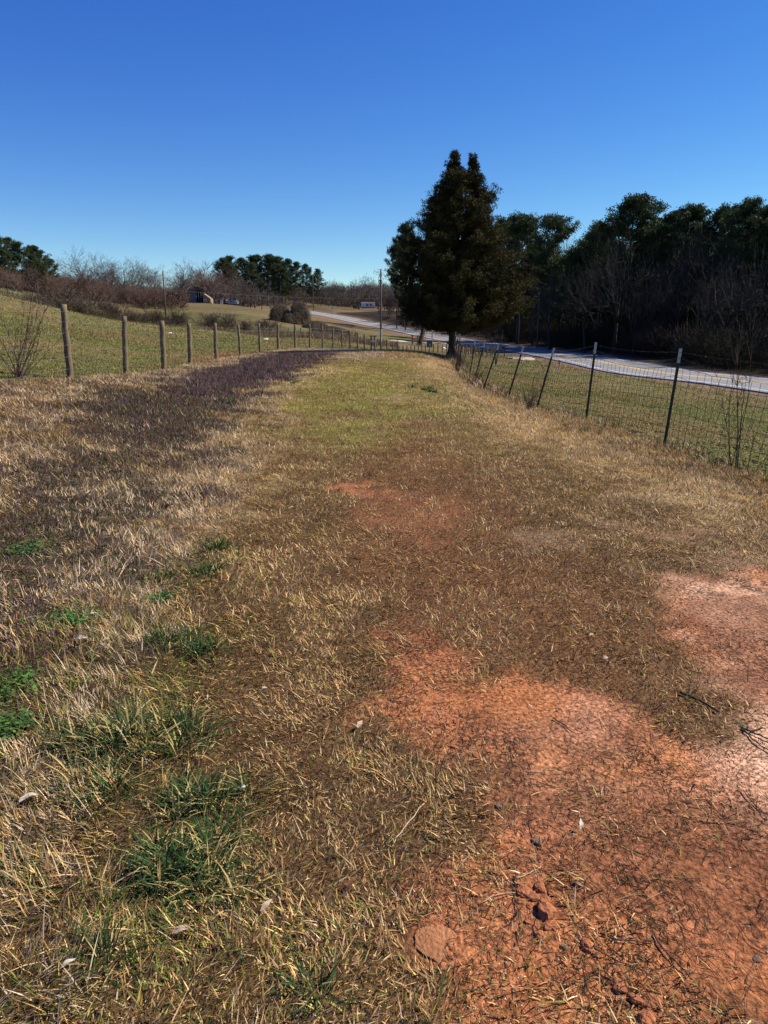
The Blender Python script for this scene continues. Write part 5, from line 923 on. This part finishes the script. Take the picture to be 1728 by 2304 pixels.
for a in [(380, 1150, .105, 'leafd', 'large dark brown leaf standing up on the left verge', .7, -.8), (65, 1812, .075, 'leafw', 'bleached leaf with torn edge at the left edge', .25, .5, 'dry_leaf', .6), (547, 1780, .035, 'leafw', 'small white shred left of the clay patch', .2, .1), (600, 2052, .05, 'leafp', 'narrow pale curled leaf in the lower middle left', .3, .9, 'dry_leaf', .3), (408, 2108, .05, 'leafp', 'tan broken leaf above the bottom left tufts', .2, .2),
          (292, 1985, .045, 'leafd', 'crumpled brown leaf inside the lower tuft', .3, .0, 'dry_leaf', .8), (182, 1445, .09, 'leafw', 'long pale torn leaf below the purple weeds', .15, -.3, 'dry_leaf', .35), (240, 1447, .04, 'leafp', 'small tan leaf right of the long pale torn one', .2, .7), (595, 1556, .03, 'leafw', 'tiny white leaf in the middle of the mown grass', .1, 0), (340, 1372, .05, 'leafd', 'small reddish leaf above the round tuft', .1, .2), (210, 1392, .06, 'leafp', 'blunt pale leaf beside the bluish weeds', .2, .4, 'dry_leaf', .7),
          (1305, 1868, .035, 'leafw', 'small upright pale leaf on the brown clay', .8, 1.4), (1100, 1831, .045, 'leafd', 'grey brown flat leaf at the grass and clay border', .05, -.2), (1330, 1435, .03, 'leafp', 'pale leaf on thin grass right of the centre', .1, .5), (1362, 1488, .028, 'leafp', 'pale round leaf just below the other right of the centre', .1, .2, 'dry_leaf', .9), (655, 1147, .05, 'leafp', 'small tan leaf in the grass left of the brown patch', .2, .3), (790, 2000, .04, 'leafd', 'brown leaf near the flat sandstone', .2, 1.), (1105, 1155, .03, 'leafw', 'white flake far up the track', .1, .1), (1200, 1160, .05, 'leafw', 'white sliver right of the white flake', .05, .1, 'dry_leaf', .2), (155, 2182, .04, 'leafw', 'white scrap among the bottom left blades', .2, .6), (810, 1640, .045, 'leafp', 'tan leaf at the left tip of the clay', .3, 1.1), (620, 1665, .04, 'leafd', 'greyish brown leaf right of the largest tuft', .1, 0)]: leaf(*a)
def rock(px, py, size, label, mat='clod', flat=.6, name='clay_clod', cat='clod', group='clay clods on the bare patch', el=1.3, rz=None, faceted=True):
    size *= .8 if mat == 'clod' else 1; c = hit(px, py); g = np.random.default_rng(int(px * 3 + py * 5)); me = bpy.data.meshes.new(name); import bmesh; bm = bmesh.new(); bmesh.ops.create_icosphere(bm, subdivisions=3, radius=1.0)
    off_ = g.uniform(0, 50, 3); cuts = norm(g.normal(size=(9, 3)))
    for v in bm.verts:
        p = np.array(v.co); 
        for q in cuts: d_ = p @ q; lim = .74; p = p - q * max(0, d_ - lim)
        nz_ = fbm(np.array([p[0] + off_[0] + p[2]]), np.array([p[1] + off_[1] - p[2] * .7]), .55, 7, 4)[0]; p = p * (.82 + .36 * nz_); v.co = (p[0] * size * el / 2, p[1] * size / 2, p[2] * size * flat / 2)
    bm.to_mesh(me); bm.free(); me.materials.append(M[mat]); o = bpy.data.objects.new(name, me); COL.objects.link(o); o.location = (c[0], c[1], z1(*c) + size * flat * .18); o.rotation_euler = (g.normal(0, .1), g.normal(0, .1), g.uniform(0, 3) if rz is None else rz); tag(o, label, cat, group)
for a in [(1228, 2055, .075, 'largest flat topped orange clay clod with a deep shadow'), (1180, 2008, .05, 'clod at the upper left of the cluster'), (1215, 2000, .045, 'clod at the top of the cluster, beside a straw stalk'), (1200, 2020, .042, 'clod in the middle of the cluster upper half'), (1226, 2030, .04, 'clod right above the largest one'), (1165, 1990, .03, 'small clod alone at the top left of the cluster'), (1230, 2085, .035, 'blocky clod just below the largest one'), (1206, 2088, .028, 'small block left of the blocky clod'), (1212, 2105, .038, 'lowest rounded clod of the cluster'), (1247, 2088, .026, 'small pale clod right of the blocky one'), (1188, 2075, .022, 'tiny clod in the shadow of the largest'), (1170, 2030, .03, 'small hollow looking clod at the left of the cluster'), (1190, 2040, .022, 'tiny clod above the dark shadow'), (1240, 2010, .03, 'right hand clod in the upper cluster'),
          (1320, 2130, .045, 'long orange clod lower right of the cluster'), (1345, 2150, .03, 'small clod below the long orange one'), (1090, 1795, .02, 'small clod at the grass border'), (1468, 2260, .06, 'broad clod near the bottom right'), (1430, 2250, .04, 'clod left of the broad one near the bottom'), (1395, 2225, .035, 'small clod above left of the bottom ones'), (1450, 2295, .06, 'clod cut by the bottom edge')]: rock(*a)
rock(985, 2125, .115, 'flat rounded slab of sandstone lying in the clay', 'stone', .05, 'flat_stone', 'stone', 'stones on the bare patch', 1.25, 2.3)
for a in [(1047, 1664, .035, 'small brick red rectangular stone chip', .35), (1022, 1680, .035, 'reddish flat stone chip left of the brick red one', .25), (1027, 1622, .04, 'long orange stone chip above the brick red one', .3), (1070, 1700, .03, 'pinkish flat chip below the brick red one', .3), (1100, 1690, .04, 'pale pink flat stone beside the pinkish chip', .25)]: rock(a[0], a[1], a[2], a[3], 'clod', a[4], 'stone_chip', 'stone', 'stone chips on the bare patch')
M['grey'] = material('grey_stone', (.17, .11, .075), .9, .25, 30); M['wstone'] = material('white_stone', (.6, .58, .52), .9, .15, 10)
for a in [(1207, 1893, .032, 'grey ridged bark chip on the clay', .5), (1122, 1817, .022, 'tiny dark grey pebble group at the grass border', .7), (1300, 1990, .018, 'small grey pebble right of the clods', .7), (1703, 2158, .022, 'small grey pebble near the lower right edge', .7), (1268, 2133, .02, 'dark pebble under the clod cluster', .7)]: rock(a[0], a[1], a[2], a[3], 'grey', a[4], 'pebble', 'pebble', 'grey pebbles')
rock(382, 751, .38, 'white rock lying in the left pasture behind the third post', 'wstone', .4, 'white_stone', 'stone', 'white stones in the fields'); rock(598, 764, .45, 'pale rock in the left pasture between two fence posts', 'wstone', .4, 'white_stone', 'stone', 'white stones in the fields'); rock(1355, 835, .28, 'white lump on the grass at the near road edge', 'wstone', .5, 'white_stone', 'stone', 'white stones in the fields'); rock(1030, 839, .16, 'white lump at the foot of the eighth leaning post', 'wstone', .6, 'white_stone', 'stone', 'white stones in the fields')
rock(1000, 785, .7, 'white lump left of the cedar trunk', 'wstone', .5, 'white_stone', 'stone', 'white stones in the fields')
def stick(pts_, r, label, mat='stick', sub=None, bend=.0016, name='stick'):
    P_ = [np.array([*hit(*p), 0]) for p in pts_]; P_ = catmull(np.array(P_), 5) if len(P_) > 2 else np.linspace(P_[0], P_[1], 7); g = np.random.default_rng(int(pts_[0][0])); P_[:, 2] = zat(P_[:, 0], P_[:, 1]) + r * 1.2 + .004; P_ += g.normal(0, bend, P_.shape) * [1, 1, .5]; o0 = P_[0].copy(); mb = MB(); mb.tube(P_ - o0, r * np.linspace(1, .6, len(P_)) * g.uniform(.85, 1.15, len(P_)), 6); o = mb.build(name, M[mat], smooth=True); o.location = o0; tag(o, label, 'stick', 'sticks on the ground')
stick([(1528, 1562), (1575, 1582), (1618, 1607)], .0065, 'thick black stick lying on the pinkish clay'); stick([(1668, 1640), (1700, 1655), (1750, 1680)], .0042, 'upper prong of the forked black stick at the right edge'); stick([(1668, 1640), (1695, 1668), (1740, 1700)], .0036, 'lower prong of the forked black stick at the right edge')
stick([(1668, 1641), (1690, 1648), (1715, 1640)], .004, 'short twig rising from the forked stick')
stick([(1083, 2035), (1120, 2016), (1158, 2012)], .0018, 'pale straw stalk left of the clods', 'leafp'); stick([(1160, 1980), (1190, 1968), (1215, 1955)], .0018, 'pale straw stalk above the clods', 'leafp'); stick([(1160, 1970), (1158, 2000), (1162, 2040), (1175, 2080)], .002, 'thin dark root running beside the clods'); stick([(1350, 2105), (1400, 2120), (1470, 2122)], .0025, 'thin curved twig right of the clods', 'stick'); stick([(1320, 2125), (1380, 2160), (1450, 2190)], .002, 'thin root below the curved twig')
stick([(1470, 2105), (1500, 2150), (1550, 2200)], .0025, 'slanting dark twig toward the lower right'); stick([(1245, 1620), (1270, 1635), (1285, 1650)], .003, 'short black twig in the middle of the clay'); stick([(1670, 1780), (1700, 1815), (1728, 1850)], .0018, 'dark crack like root at the right edge'); stick([(100, 1935), (150, 1945), (210, 1955)], .003, 'pale dry stalk at the lower left', 'leafp'); stick([(145, 1425), (170, 1440), (180, 1452)], .005, 'short black stick under the long pale leaf'); stick([(185, 1475), (215, 1462), (250, 1450)], .002, 'pale thin stalk by the torn leaf', 'leafp')
stick([(1215, 1910), (1200, 1880), (1190, 1850)], .0015, 'fine dark rootlet near the bark chip')
stick([(955, 1810), (900, 1880), (880, 1910)], .002, 'long straw stalk in the grass left of the clay', 'leafp')

g = np.random.default_rng(12); m_ = 420; Y = np.exp(g.uniform(math.log(9), math.log(95), m_)); X_ = Y * g.uniform(-.58, .6, m_); zz = zones(X_, Y); k = (np.maximum(zz['left'], zz['right']) > 0) & (zz['rd'] > 6) & (X_ < np.interp(Y, ROAD[:, 1], ROAD[:, 0])); X_, Y = X_[k], Y[k]
X_ = np.repeat(X_, 4) + g.normal(0, .10, 4 * k.sum()) ; Y = np.repeat(Y, 4) + g.normal(0, .12, 4 * k.sum())
o = lumps('dark_droppings', X_, Y, g.uniform(.02, .06, len(X_)), np.tile(C3(.035, .024, .016), (len(X_), 1)) * g.uniform(.7, 1.6, (len(X_), 1)), '', 'grit', .5); tag(o, 'dark crumbly droppings dotted over the pastures', 'droppings', kind='stuff')
